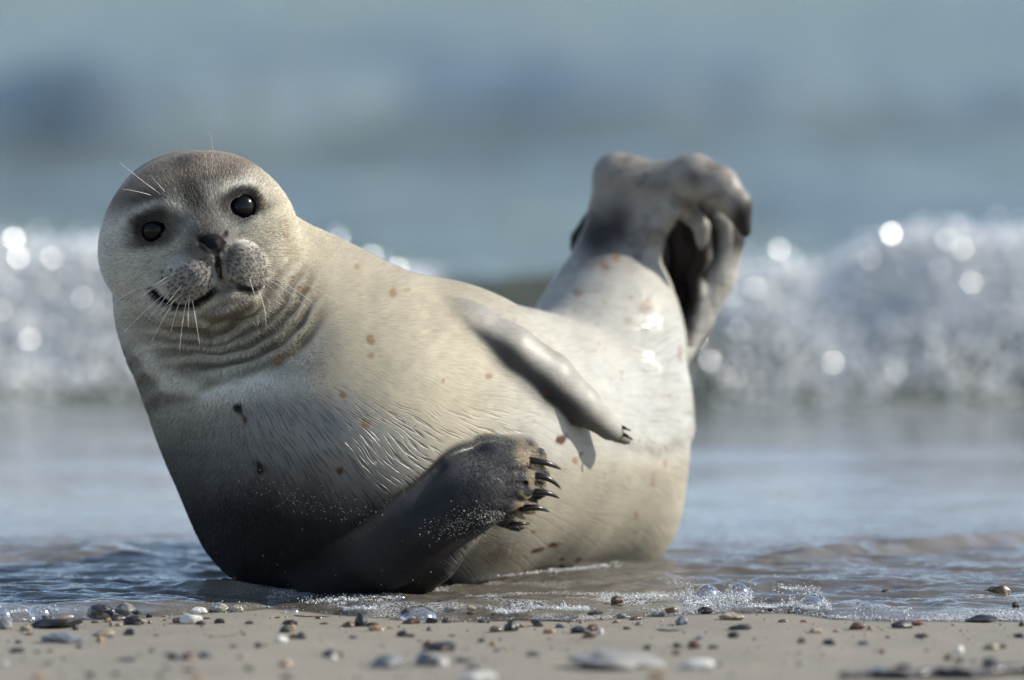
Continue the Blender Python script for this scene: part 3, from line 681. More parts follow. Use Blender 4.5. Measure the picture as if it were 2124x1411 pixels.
a = me.attributes.new('creases', 'FLOAT', 'POINT'); a.data.foreach_set('value', crm.astype(np.float32))
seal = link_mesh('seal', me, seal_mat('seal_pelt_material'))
tag(seal, 'spotted grey seal lying at the water edge with head and hind flippers raised', 'seal')

# ---- fur strands
def fur():
    rg = np.random.default_rng(7)
    tri = SV[SF]; ar = np.linalg.norm(np.cross(tri[:, 2] - tri[:, 0], tri[:, 3] - tri[:, 1]), axis=1) / 2
    fc = SF[:, 0]; cx, cy = PX[fc], PY[fc]
    dens = (1 - sstep(460, 780, cx + 0.2 * (cy - 600))) ** 2 * (cx < 1000) * (SN[fc][:, 1] < 0.45)
    q_ = SV[fc] - NOSE
    for s in (-1, 1):
        e = H(s * 92, 0, 2); dens = dens * (np.linalg.norm(SV[fc] - e, axis=1) > 31 * S)
    dens = dens * (1 - 0.7 * m_ch[fc]) * (1 - 0.9 * (mlf[fc] > 0.5)); dens = np.maximum(dens, 0.55 * (mlf[fc] > 0.5) * sstep(940, 1040, cx) * (cy < 1140) * (SN[fc][:, 1] < 0.45)); dens = np.maximum(dens, 0.35 * np.exp(-((cx - 1025) / 45) ** 2 - ((cy - 1150) / 26) ** 2) * (SN[fc][:, 1] < 0.4))
    dens = dens * (nd[fc] > 24) * (md[fc] > 7)
    p = ar * dens; N = 260000
    idx = rg.choice(len(SF), N, p=p / p.sum())
    u = rg.random((N, 1)); v = rg.random((N, 1)); Q = SF[idx]
    bl = lambda A: A[Q[:, 0]] * (1 - u) * (1 - v) + A[Q[:, 1]] * u * (1 - v) + A[Q[:, 2]] * u * v + A[Q[:, 3]] * (1 - u) * v
    P0 = bl(SV); N0 = bl(SN); C0 = bl(C)
    d = P0 - NOSE; d += 0.02 * rg.standard_normal((N, 3)) * np.linalg.norm(d, axis=1)[:, None] * 6 * 0.5
    dn = (d * N0).sum(1)[:, None]; d = d - dn * N0; d /= np.maximum(np.linalg.norm(d, axis=1), 1e-6)[:, None]
    px_ = bl(PX[:, None])[:, 0]
    L = (0.0042 + 0.003 * rg.random(N)) * np.where(bl(m_ch[:, None])[:, 0] > 0.5, 0.8, 1.0)
    hd = np.linalg.norm(P0 - NOSE, axis=1); L *= 0.45 + 0.55 * np.clip(hd / 0.12, 0, 1)
    lf_ = 0.35 + 0.65 * (1 - sstep(440, 740, px_ + 0.2 * (bl(PY[:, None])[:, 0] - 600))); lf_ = np.maximum(lf_, bl(mlf.astype(float)[:, None])[:, 0] * 0.8); L *= lf_
    lift = (0.28 + 0.25 * rg.random(N)) * lf_
    P1 = P0 + (d * 0.55 + N0 * (lift * 0.55)[:, None]) * L[:, None]
    P2 = P0 + (d * 1.0 + N0 * (lift * 0.75)[:, None]) * L[:, None]
    hc = bpy.data.hair_curves.new('fur'); hc.add_curves([3] * N)
    pts = np.stack([P0 - N0 * 0.0005, P1, P2], 1).reshape(-1, 3).astype(np.float32)
    at = hc.attributes.get('position') or hc.attributes.new('position', 'FLOAT_VECTOR', 'POINT'); at.data.foreach_set('vector', pts.ravel())
    at = hc.attributes.get('radius') or hc.attributes.new('radius', 'FLOAT', 'POINT')
    at.data.foreach_set('value', np.tile(np.array([0.00022, 0.00018, 0.00004], dtype=np.float32), N))
    br = np.clip(rg.normal(1.55, 0.35, N), 0.5, 2.6)[:, None]
    cc = np.concatenate([np.clip(C0 * br, 0.004, 0.9), np.ones((N, 1))], 1).astype(np.float32)
    at = hc.attributes.new('pelt', 'FLOAT_COLOR', 'CURVE'); at.data.foreach_set('color', cc.ravel())
    hc.materials.append(seal_mat('fur_material', True))
    o = bpy.data.objects.new('fur', hc); COL.objects.link(o); o.parent = seal; o['kind'] = 'stuff'
fur()

# ---- sand grains stuck to the wet fur
def grains():
    rg = np.random.default_rng(9)
    w = np.exp(-((PX - 640) / 100) ** 2 - ((PY - 1035 - 0.25 * (PX - 640)) / 30) ** 2) * 0.22 + 1.3 * np.exp(-((PX - 945) / 45) ** 2 - ((PY - 1085 + 0.2 * (PX - 945)) / 20) ** 2) + 0.6 * np.exp(-((PX - 1020) / 40) ** 2 - ((PY - 1072) / 12) ** 2) + 0.0025 * (PX < 900) * (PY > 850)
    w = w * (SN[:, 1] < 0) * (SV[:, 2] > 0.01); idx = rg.choice(len(SV), 900, p=w / w.sum(), replace=False)
    return SV[idx] + SN[idx] * 0.0012, rg.uniform(0.00025, 0.00075, 900) * (1 + 0.8 * (rg.random(900) < 0.06))
# ---- eyes, claws, whiskers
def uv_ball(name, c0, r, mat, parent, axes=(1, 1, 1), seg=32):
    V_ = []; F_ = []
    for i in range(seg // 2 + 1):
        th = math.pi * i / (seg // 2)
        for j in range(seg):
            ph = 2 * math.pi * j / seg
            V_.append((c0[0] + r * axes[0] * math.sin(th) * math.cos(ph), c0[1] + r * axes[1] * math.sin(th) * math.sin(ph), c0[2] + r * axes[2] * math.cos(th)))
    for i in range(seg // 2):
        for j in range(seg): F_.append((i * seg + j, i * seg + (j + 1) % seg, (i + 1) * seg + (j + 1) % seg, (i + 1) * seg + j))
    me = np_mesh(name, V_, np.array(F_)[:, ::-1], 4); me.validate(); return link_mesh(name, me, mat, parent)
t = NT('eye_material'); t.set('Base Color', (0.006, 0.005, 0.006)); t.set('Roughness', 0.16); t.set('IOR', 1.30); EYE = t.m
for s in (-1, 1):
    uv_ball('eye', H(s * 92, 0, -9), 37 * S, EYE, seal)
t = NT('claw_material'); t.set('Base Color', (0.016, 0.014, 0.013)); t.set('Roughness', 0.32); CLAW = t.m
def tube(name, pts, rads, mat, parent, seg=10, flat=None):
    pts = [Vector(p) for p in pts]; V_ = []; F_ = []
    for i, p in enumerate(pts):
        tn = (pts[min(i + 1, len(pts) - 1)] - pts[max(i - 1, 0)]).normalized()
        a_ = tn.cross(Vector((0, 1, 0.1))).normalized(); b_ = tn.cross(a_)
        for j in range(seg):
            ph = 2 * math.pi * j / seg; V_.append(p + (a_ * math.cos(ph) + b_ * math.sin(ph)) * rads[i])
    for i in range(len(pts) - 1):
        for j in range(seg): F_.append((i * seg + j, i * seg + (j + 1) % seg, (i + 1) * seg + (j + 1) % seg, (i + 1) * seg + j))
    n_ = len(V_); V_.append(pts[0]); V_.append(pts[-1])
    F3 = [(n_, (j + 1) % seg, j) for j in range(seg)] + [(n_ + 1, (len(pts) - 1) * seg + j, (len(pts) - 1) * seg + (j + 1) % seg) for j in range(seg)]
    me = bpy.data.meshes.new(name); me.from_pydata([tuple(v) for v in V_], [], F_ + F3); me.update()
    return link_mesh(name, me, mat, parent)
def bez(a, b, c, n=10):
    a, b, c = map(np.array, (a, b, c))
    return [a * (1 - t_) ** 2 + 2 * b * t_ * (1 - t_) + c * t_ ** 2 for t_ in np.linspace(0, 1, n)]
for i, (_, _, r_, c0, c1, c2) in enumerate(DIG):
    yb = -.105
    pts = bez(W(*c0, yb - 0.005), W(c1[0] + 4, 2 * c1[1] - (c0[1] + c2[1]) / 2 - 3, yb - 0.016), W(*c2, yb + 0.006), 12)
    rb = (7.5 if i < 4 else 5) * px2m(-.09)
    o = tube('claw', pts, [rb * math.sqrt(max(0.012, 1 - (k / 11) ** 1.6)) for k in range(12)], CLAW, seal)
for c0, c1, c2 in (((1284, 884), (1297, 888), (1309, 894)), ((1290, 900), (1303, 905), (1313, 913))):
    tube('claw', bez(W(*c0, .030), W(*c1, .020), W(*c2, .030), 8), [4 * px2m(0) * math.sqrt(max(.02, 1 - (k / 7) ** 1.6)) for k in range(8)], CLAW, seal)
t = NT('whisker_material'); t.set('Base Color', (0.75, 0.70, 0.60)); t.set('Roughness', 0.35); WHISK = t.m
WZ = [((600, 1000), (590, 1110), (595, 1190)), ((615, 1010), (640, 1150), (662, 1290)), ((585, 1020), (555, 1150), (542, 1340)), ((550, 1020), (510, 1110), (492, 1215)), ((520, 1010), (440, 1140), (375, 1275)),
      ((480, 980), (420, 1060), (350, 1150)), ((470, 975), (330, 1090), (195, 1235)), ((440, 925), (250, 940), (108, 1090)), ((500, 900), (380, 960), (270, 1030)), ((560, 990), (470, 1060), (405, 1120)),
      ((1010, 735), (1150, 722), (1300, 725)), ((945, 695), (980, 655), (1055, 653)), ((1030, 770), (1150, 765), (1260, 775)), ((1060, 815), (1200, 825), (1320, 860)), ((1050, 840), (1280, 900), (1490, 1055)),
      ((1040, 870), (1220, 950), (1330, 1048)), ((1030, 885), (1180, 960), (1295, 1078)), ((1020, 910), (1100, 960), (1165, 1045)), ((990, 950), (1050, 1000), (1070, 1045)), ((1000, 960), (1050, 1060), (1050, 1185)),
      ((950, 900), (975, 960), (985, 1010)), ((1050, 830), (1350, 850), (1448, 930)), ((1000, 720), (1060, 705), (1130, 745)), ((725, 310), (755, 130), (715, 38)), ((705, 300), (705, 220), (690, 155)),
      ((785, 300), (825, 230), (875, 170)), ((440, 410), (300, 310), (188, 213)), ((465, 400), (420, 345), (385, 310)), ((390, 415), (300, 385), (205, 372)), ((530, 860), (430, 900), (330, 1000)), ((560, 930), (500, 1010), (430, 1090))]
for a_, b_, c_ in WZ:
    f = lambda z: (180 + z[0] / 2.822, 260 + z[1] / 2.822)
    p0 = hit(*f(a_))
    if p0 is None: continue
    L = math.hypot(c_[0] - a_[0], c_[1] - a_[1]) / 2.822 * S
    y0 = p0[1]; brow = a_[1] < 500
    p1 = W(*f(b_), y0 - 0.35 * L * (0.6 if brow else 1)); p2 = W(*f(c_), y0 - 0.30 * L * (1.5 if brow else 1))
    tube('whisker', bez(p0 - 0.002 * np.array([0, -1, 0]), p1, p2, 12), [0.00042 * (1 - 0.75 * k / 11) for k in range(12)], WHISK, seal, seg=5)
# SCENE_REST
# ------------------------------------------------------------------ shore break foam and spray
def ico(sub=1):
    p = (1 + 5 ** .5) / 2
    V_ = [(-1, p, 0), (1, p, 0), (-1, -p, 0), (1, -p, 0), (0, -1, p), (0, 1, p), (0, -1, -p), (0, 1, -p), (p, 0, -1), (p, 0, 1), (-p, 0, -1), (-p, 0, 1)]
    F_ = [(0, 11, 5), (0, 5, 1), (0, 1, 7), (0, 7, 10), (0, 10, 11), (1, 5, 9), (5, 11, 4), (11, 10, 2), (10, 7, 6), (7, 1, 8), (3, 9, 4), (3, 4, 2), (3, 2, 6), (3, 6, 8), (3, 8, 9), (4, 9, 5), (2, 4, 11), (6, 2, 10), (8, 6, 7), (9, 8, 1)]
    V_ = [np.array(v) / np.linalg.norm(v) for v in V_]
    for _ in range(sub):
        mid = {}; F2 = []
        def m(a, b):
            k = (min(a, b), max(a, b))
            if k not in mid: mid[k] = len(V_); q = V_[a] + V_[b]; V_.append(q / np.linalg.norm(q))
            return mid[k]
        for a, b, c_ in F_:
            ab, bc, ca = m(a, b), m(b, c_), m(c_, a); F2 += [(a, ab, ca), (b, bc, ab), (c_, ca, bc), (ab, bc, ca)]
        F_ = F2
    return np.array(V_), np.array(F_)
def rot_rand(rg, n):
    q = rg.standard_normal((n, 4)); q /= np.linalg.norm(q, axis=1)[:, None]; w, x, y, z = q.T
    return np.stack([1 - 2 * (y * y + z * z), 2 * (x * y - z * w), 2 * (x * z + y * w), 2 * (x * y + z * w), 1 - 2 * (x * x + z * z), 2 * (y * z - x * w), 2 * (x * z - y * w), 2 * (y * z + x * w), 1 - 2 * (x * x + y * y)], 1).reshape(n, 3, 3)
def balls(name, P, Rr, sub, mat, smooth, rg, squash=0.25):
    V0, F0 = ico(sub); n = len(P); R_ = rot_rand(rg, n)
    sc_ = Rr[:, None] * (1 + squash * rg.uniform(-1, 1, (n, 3)))
    VV = np.einsum('nij,nvj->nvi', R_, V0[None] * sc_[:, None, :]) + P[:, None]
    FF = F0[None] + (np.arange(n) * len(V0))[:, None, None]
    me = np_mesh(name, VV.reshape(-1, 3), FF.reshape(-1, 3), 3)
    return link_mesh(name, me, mat, None, smooth)
def foam_density(X):
    px = 1062 + X * FPX / 11.1
    a = np.interp(px, [-4000, -900, -300, 0, 120, 230, 330, 480, 640, 720, 800, 860, 900, 960, 1150, 1380, 1450, 1520, 1700, 1800, 1900, 2000, 2124, 2600, 5000],
                  [0.3, 0.7, 1.0, 1.0, 0.9, .75, .8, .7, .55, .8, .7, .6, .35, .04, .04, .1, .5, .8, .85, .95, 1.0, 1.0, .85, .7, .3])
    return a
def foam_top(X):
    px = 1062 + X * FPX / 11.1
    return np.interp(px, [-900, 0, 100, 230, 400, 700, 780, 860, 1000, 1400, 1500, 1600, 1750, 1850, 1950, 2050, 2124, 2800], [1.0, 1.03, 1.0, 1.1, .95, 1.0, .9, .75, .6, .6, .85, .95, .95, 1.08, 1.15, 1.1, 1.1, 1.0])
t = NT('spray_material'); t.set('Base Color', (0.93, 0.93, 0.92)); t.set('Roughness', 0.2); t.set('IOR', 1.9)
tl = t.n.new('ShaderNodeBsdfTranslucent'); tl.inputs['Color'].default_value = (0.95, 0.96, 0.96, 1)
mx = t.n.new('ShaderNodeMixShader'); mx.inputs[0].default_value = 0.6; t.l.new(t.b.outputs[0], mx.inputs[1]); t.l.new(tl.outputs[0], mx.inputs[2]); t.l.new(mx.outputs[0], t.out.inputs[0]); SPRAY = t.m
rg = np.random.default_rng(11)
N = 34000
X = np.where(rg.random(N) < 0.72, rg.uniform(-1.15, 1.15, N), rg.uniform(-5, 5, N))
keep = rg.random(N) < foam_density(X) * (0.45 + 0.9 * np.clip(fbm2(X * 2.6, X * 0 + 4, 120, 3) + 0.35, 0, 1)); X = X[keep]; n = len(X)
u = rg.beta(2.2, 0.8, n); Hc = crest_top(X)
sY = -0.24 + 0.26 * u + 0.05 * rg.standard_normal(n)
Y = break_Y(X) + sY
Z = sea_z(X, Y); lump = 0.5 + fbm2(X * 5, u * 3, 121, 3)
Z = Z * 1.0 + np.abs(rg.standard_normal(n)) * 0.018 * (0.4 + lump) + (foam_top(X) - 1) * Hc * u
Rr = rg.uniform(0.0025, 0.0065, n)
o = balls('wave_foam', np.stack([X, Y, Z], 1), Rr, 0, SPRAY, False, rg)
tag(o, 'white foam and spray of the breaking wave', 'foam', None, 'stuff')

# larger flying drops, added for glints, a flat side turned to mirror the sun
HV = (np.array(SUN_DIR) + (CAMP - np.array([0, 3.1, 0.2])) / 11.1); HV /= np.linalg.norm(HV)
t = NT('drop_material'); t.set('Base Color', (0.7, 0.72, 0.74)); t.set('Roughness', 0.22); t.set('IOR', 2.3); DROP = t.m
rg = np.random.default_rng(31); n = 420
GL = [(1840, 490, 1), (1740, 650, .9), (1835, 665, .9), (1940, 560, .9), (1610, 520, .7), (1975, 470, 1), (1955, 500, .9), (765, 535, .9), (20, 500, 1), (62, 560, .9), (22, 600, .9), (100, 540, .8), (1880, 560, .7), (2080, 500, .7), (165, 620, .7), (30, 540, 1), (1900, 620, .6), (1800, 540, .6), (2010, 590, .6), (1560, 600, .5), (1990, 520, .8), (700, 500, .6), (820, 560, .6)]
X = rg.uniform(-1.5, 1.5, n); X = X[rg.random(len(X)) < foam_density(X) ** 1.5]
GP = np.array([W(a, b, 2.97) for a, b, _ in GL]); X = np.concatenate([GP[:, 0], X]); n = len(X)
V0, F0 = ico(1); Y = break_Y(X) + rg.uniform(-0.22, -0.02, n); Z = sea_z(X, Y) * 0.9 + rg.random(n) ** 2 * 0.06 + 0.004
f0 = V0[F0[3]].mean(0); f0 /= np.linalg.norm(f0); MV = []
for i in range(n):
    if i < len(GL): Y[i], Z[i] = GP[i, 1], GP[i, 2]
    tgt = HV + rg.standard_normal(3) * (0.018 if i < len(GL) else 0.035 if i < 62 else 0.25); q_ = Vector(f0).rotation_difference(Vector(tgt)); R_ = np.array(q_.to_matrix())
    MV.append((V0 * (0.012 * GL[i][2] if i < len(GL) else rg.uniform(0.004, 0.010))) @ R_.T + [X[i], Y[i], Z[i]])
me = np_mesh('spray_drops', np.concatenate(MV), (F0[None] + (np.arange(n) * len(V0))[:, None, None]).reshape(-1, 3), 3)
tag(link_mesh('spray_drops', me, DROP, None, False), 'drops of water thrown up by the breaking wave', 'spray', None, 'stuff')

# ------------------------------------------------------------------ swash foam, bubbles
t = NT('bubble_material')
lw = t.n.new('ShaderNodeLayerWeight'); lw.inputs['Blend'].default_value = 0.32
gl = t.n.new('ShaderNodeBsdfGlossy'); gl.inputs['Roughness'].default_value = 0.14; gl.inputs['Color'].default_value = (0.95, 0.96, 1, 1)
tr = t.n.new('ShaderNodeBsdfTransparent'); tr.inputs['Color'].default_value = (0.93, 0.94, 0.95, 1)
mx = t.n.new('ShaderNodeMixShader'); t.l.new(t.math('ADD', t.math('MULTIPLY', lw.outputs['Facing'], 0.75), 0.10), mx.inputs[0]); t.l.new(tr.outputs[0], mx.inputs[1]); t.l.new(gl.outputs[0], mx.inputs[2])
t.l.new(mx.outputs[0], t.out.inputs[0]); BUB = t.m
t = NT('froth_material'); t.set('Base Color', (0.85, 0.86, 0.86)); t.set('Roughness', 0.12); t.set('IOR', 1.6); t.set('Transmission Weight', 0.25); FROTH = t.m
def gnd(px, py, fn):
    d = ray(px, py); z = 0.0
    for _ in range(12):
        p = CAMP + d * ((z - CAMP[2]) / d[2]); z = float(fn(np.array([p[0]]), np.array([p[1]]))[0])
    return p
def ground_z(X, Y): return np.maximum(sand_z(X, Y), np.where(Y > edgeY(X), sea_z(X, Y), -9))
def gndv(px, py, fn):
    u = (px - 1062.0) / FPX; v = -(py - 705.5) / FPX
    D = np.stack([u, cp + v * sp, -sp + v * cp], 1); z = np.zeros(len(px))
    for _ in range(8):
        P = CAMP + D * ((z - CAMP[2]) / D[:, 2])[:, None]; z = fn(P[:, 0], P[:, 1])
    return P
rg = np.random.default_rng(12)
pts = []; rad_ = []
def froth(px0, py0, px1, py1, width, n, r0, r1, pile=0.0):
    n = int(n * 6); k = rg.random(n); cl = 0.4 + 1.4 * np.clip(fbm2(k * 9 + px0, k * 0 + py0, 140, 2) + 0.4, 0, 1)
    px = px0 + (px1 - px0) * k + rg.normal(size=n) * 3; py = py0 + (py1 - py0) * k + rg.normal(size=n) * width * cl
    P = gndv(px, py, ground_z); r_ = r0 * 0.5 + (r1 - r0) * 0.5 * rg.random(n) ** 5
    P[:, 2] += r_ * 0.3 + pile * rg.random(n) * cl
    ok = P[:, 1] > edgeY(P[:, 0]) - 0.004
    pts.append(P[ok]); rad_.append(r_[ok])
for i in range(len(EDGE_PX) - 1):
    (a0, b0), (a1, b1) = EDGE_PX[i], EDGE_PX[i + 1]
    if a0 < -350 or a1 > 2600: continue
    wgt = 1.0 if a0 >= 850 else 0.25
    froth(a0, b0 - 5, a1, b1 - 5, 3.5, int((a1 - a0) * 1.5 * wgt), 0.0007, 0.0022, 0.002)
for a in ((1010, 1272, 1220, 1264, 6, 420), (1420, 1250, 1560, 1244, 9, 420), (1640, 1262, 1722, 1266, 6, 260), (1560, 1262, 1650, 1258, 4, 160), (1720, 1286, 1890, 1282, 4, 260), (2050, 1284, 2124, 1283, 4, 160),
          (690, 1262, 780, 1262, 5, 160), (830, 1275, 910, 1278, 4, 200), (700, 1242, 830, 1240, 4, 90), (980, 1200, 1290, 1172, 1.6, 220), (620, 1246, 740, 1244, 4, 60), (0, 1270, 175, 1274, 4, 150), (1600, 1215, 1700, 1228, 6, 110), (1240, 1240, 1420, 1235, 4, 120), (0, 1283, 60, 1284, 3, 60)):
    froth(*a[:6], 0.0007, 0.0026, 0.004 if a[5] > 250 else 0.001)
o = balls('swash_foam', np.concatenate(pts), np.concatenate(rad_), 1, FROTH, True, rg, 0.1)
tag(o, 'fine froth along the edge of the water', 'foam', None, 'stuff')
def bubble(px, py, r, sq, label):
    p = gnd(px, py, ground_z); R_ = r * px2m(p[1]); V0, F0 = ico(3)
    V_ = V0 * [R_, R_, R_ * sq]; me = np_mesh('bubble', V_, F0, 3); o = link_mesh('bubble', me, BUB)
    o.location = Vector(p) + Vector((0, 0, 0.0)); return tag(o, label, 'bubble', 'clear bubbles on the swash')
BL = [(83, 1276, 24, .9, 'large clear bubble on the swash behind the long black stone at far left'), (4, 1280, 22, .9, 'clear bubble cut by the left edge of the picture'),
      (606, 1272, 17, .8, 'small clear bubble at the waterline below the dark chest of the seal'), (740, 1264, 30, .5, 'low frothy bubble left of the dark peaked stone'),
      (868, 1286, 40, .75, 'widest bubble, frothy white, resting on sand behind a brown pebble'), (1466, 1240, 28, 1.0, 'taller of the two bubbles in the froth right of the seal'),
      (1531, 1232, 25, .9, 'lower of the two bubbles in the froth right of the seal'), (1682, 1262, 29, .9, 'bubble in bright froth right of the small black pebbles at the edge'),
      (828, 1243, 15, .8, 'tiny bubble on thin water below the dark flipper')]
for b_ in BL: bubble(*b_)

# ------------------------------------------------------------------ pebbles
def pebble_mat(name, c1, c2, c3=None, rough=0.5, scale=60, wetc=0.0, lo=0.42, hi=0.58):
    t = NT(name); tc = t.n.new('ShaderNodeTexCoord').outputs['Object']
    a = t.noise(scale, 4, 0.6, tc, 0.8); b = t.noise(scale * 6, 3, 0.6, tc)
    c = t.mix(t.ramp(a, [(lo, 0.0), (hi, 1.0)]), c1, c2)
    if c3: c = t.mix(t.ramp(b, [(0.6, 0.0), (0.68, 1.0)]), c, c3)
    t.set('Base Color', c); t.set('Roughness', rough); t.set('Coat Weight', wetc); t.set('Coat Roughness', 0.12)
    t.set('Normal', t.bump(b, 0.35, 0.0008)); return t.m
PM = {
    'black': pebble_mat('black_stone', (0.010, 0.010, 0.012), (0.028, 0.027, 0.026), None, 0.5, 60, 0.12),
    'dark': pebble_mat('dark_stone', (0.030, 0.030, 0.032), (0.075, 0.072, 0.070), (0.13, 0.12, 0.11), 0.6, 60, 0.05),
    'pale': pebble_mat('pale_long_stone', (0.25, 0.245, 0.225), (0.13, 0.14, 0.15), (0.30, 0.28, 0.24), 0.55, 22, 0.1, 0.52, 0.66),
    'grey': pebble_mat('grey_stone', (0.12, 0.12, 0.12), (0.22, 0.215, 0.20), (0.05, 0.05, 0.05), 0.6, 70, 0.2),
    'bluegrey': pebble_mat('blue_grey_stone', (0.045, 0.055, 0.07), (0.20, 0.21, 0.22), (0.35, 0.35, 0.35), 0.5, 45, 0.3),
    'white': pebble_mat('white_stone', (0.62, 0.60, 0.54), (0.42, 0.41, 0.38), None, 0.55, 40, 0.15, 0.5, 0.8),
    'mottled': pebble_mat('mottled_stone', (0.42, 0.40, 0.34), (0.13, 0.125, 0.10), (0.03, 0.03, 0.03), 0.4, 110, 0.5),
    'striped': pebble_mat('striped_stone', (0.025, 0.025, 0.03), (0.24, 0.235, 0.22), None, 0.35, 50, 0.6, 0.5, 0.6),
    'brown': pebble_mat('brown_stone', (0.055, 0.030, 0.018), (0.15, 0.085, 0.05), (0.25, 0.18, 0.12), 0.45, 60, 0.4),
    'orange': pebble_mat('orange_stone', (0.27, 0.14, 0.065), (0.36, 0.25, 0.15), (0.16, 0.07, 0.03), 0.5, 60, 0.3),
    'tan': pebble_mat('tan_stone', (0.34, 0.28, 0.18), (0.20, 0.16, 0.10), (0.45, 0.40, 0.30), 0.5, 60, 0.2),
    'red': pebble_mat('red_stone', (0.13, 0.035, 0.022), (0.20, 0.075, 0.05), None, 0.4, 60, 0.4),
}
WORDS = {'black': 'black', 'dark': 'dark grey', 'grey': 'grey', 'bluegrey': 'blue-grey', 'white': 'white', 'mottled': 'mottled', 'striped': 'striped', 'brown': 'brown', 'orange': 'orange', 'tan': 'tan', 'red': 'dark red'}
PROTO = {}
def pebble_mesh(seed, kind):
    if (seed, kind) in PROTO: return PROTO[(seed, kind)]
    V0, F0 = ico(3); r_ = np.random.default_rng(100 + seed)
    n_ = sum((vnoise3(V0 * f + 31.7 + seed * 3.1, seed + i) - 0.5) * a for i, (f, a) in enumerate(((1.1, .75), (2.3, .34), (5, .09))))
    V_ = V0 * (1 + n_)[:, None]
    for _ in range(3):                     # a few worn facets
        d_ = r_.standard_normal(3); d_ /= np.linalg.norm(d_); c_ = 0.78 + 0.15 * r_.random(); k_ = V_ @ d_ - c_
        V_ = V_ - np.maximum(k_, 0)[:, None] * d_ * 0.8
    lo_, hi_ = V_.min(0), V_.max(0); V_ = (V_ - (lo_ + hi_) / 2) / (hi_ - lo_) * 2
    me = np_mesh('pebble', V_ * 0.01, F0, 3); me.materials.append(PM[kind]); me.polygons.foreach_set('use_smooth', np.ones(len(F0), dtype=bool))
    PROTO[(seed, kind)] = me; return me
REG = {'A': (0, 1080, 2.992), 'B': (700, 1120, 2.992), 'C': (1400, 1080, 2.934)}
prnd = random.Random(5); CNT = [0]
def pebble(reg, cx, by, w, h, kind, label=None, name='pebble'):
    ox, oy, s = REG[reg]; px = ox + cx / s; py = oy + (by - h * 0.12) / s; w /= s; h /= s
    p = gnd(px, py, ground_z)
    CNT[0] += 1; seed = prnd.randrange(14)
    me = pebble_mesh(seed, kind); o = bpy.data.objects.new(name, me); COL.objects.link(o)
    m_ = px2m(p[1]); hx = w / 2 * 0.98 * m_; hz = h * 0.62 * m_; hy = min(hx, max(hz * 1.2, hx * prnd.uniform(0.5, 0.85)))
    o.scale = (hx / 0.01, hy / 0.01, hz / 0.01)
    o.rotation_euler = (prnd.uniform(-.1, .1), prnd.uniform(-.12, .12), prnd.uniform(-.35, .35))
    o.location = (p[0], p[1] + hy * 0.5, p[2] + hz * 0.52)
    tag(o, label, 'pebble' if w < 60 else 'stone', 'pebbles and stones on the beach')
    if label: MARKS.append((px, py, label))
    else: SMALL.append((o, px, py, WORDS[kind], h / w))
    return o
MARKS = []; SMALL = []
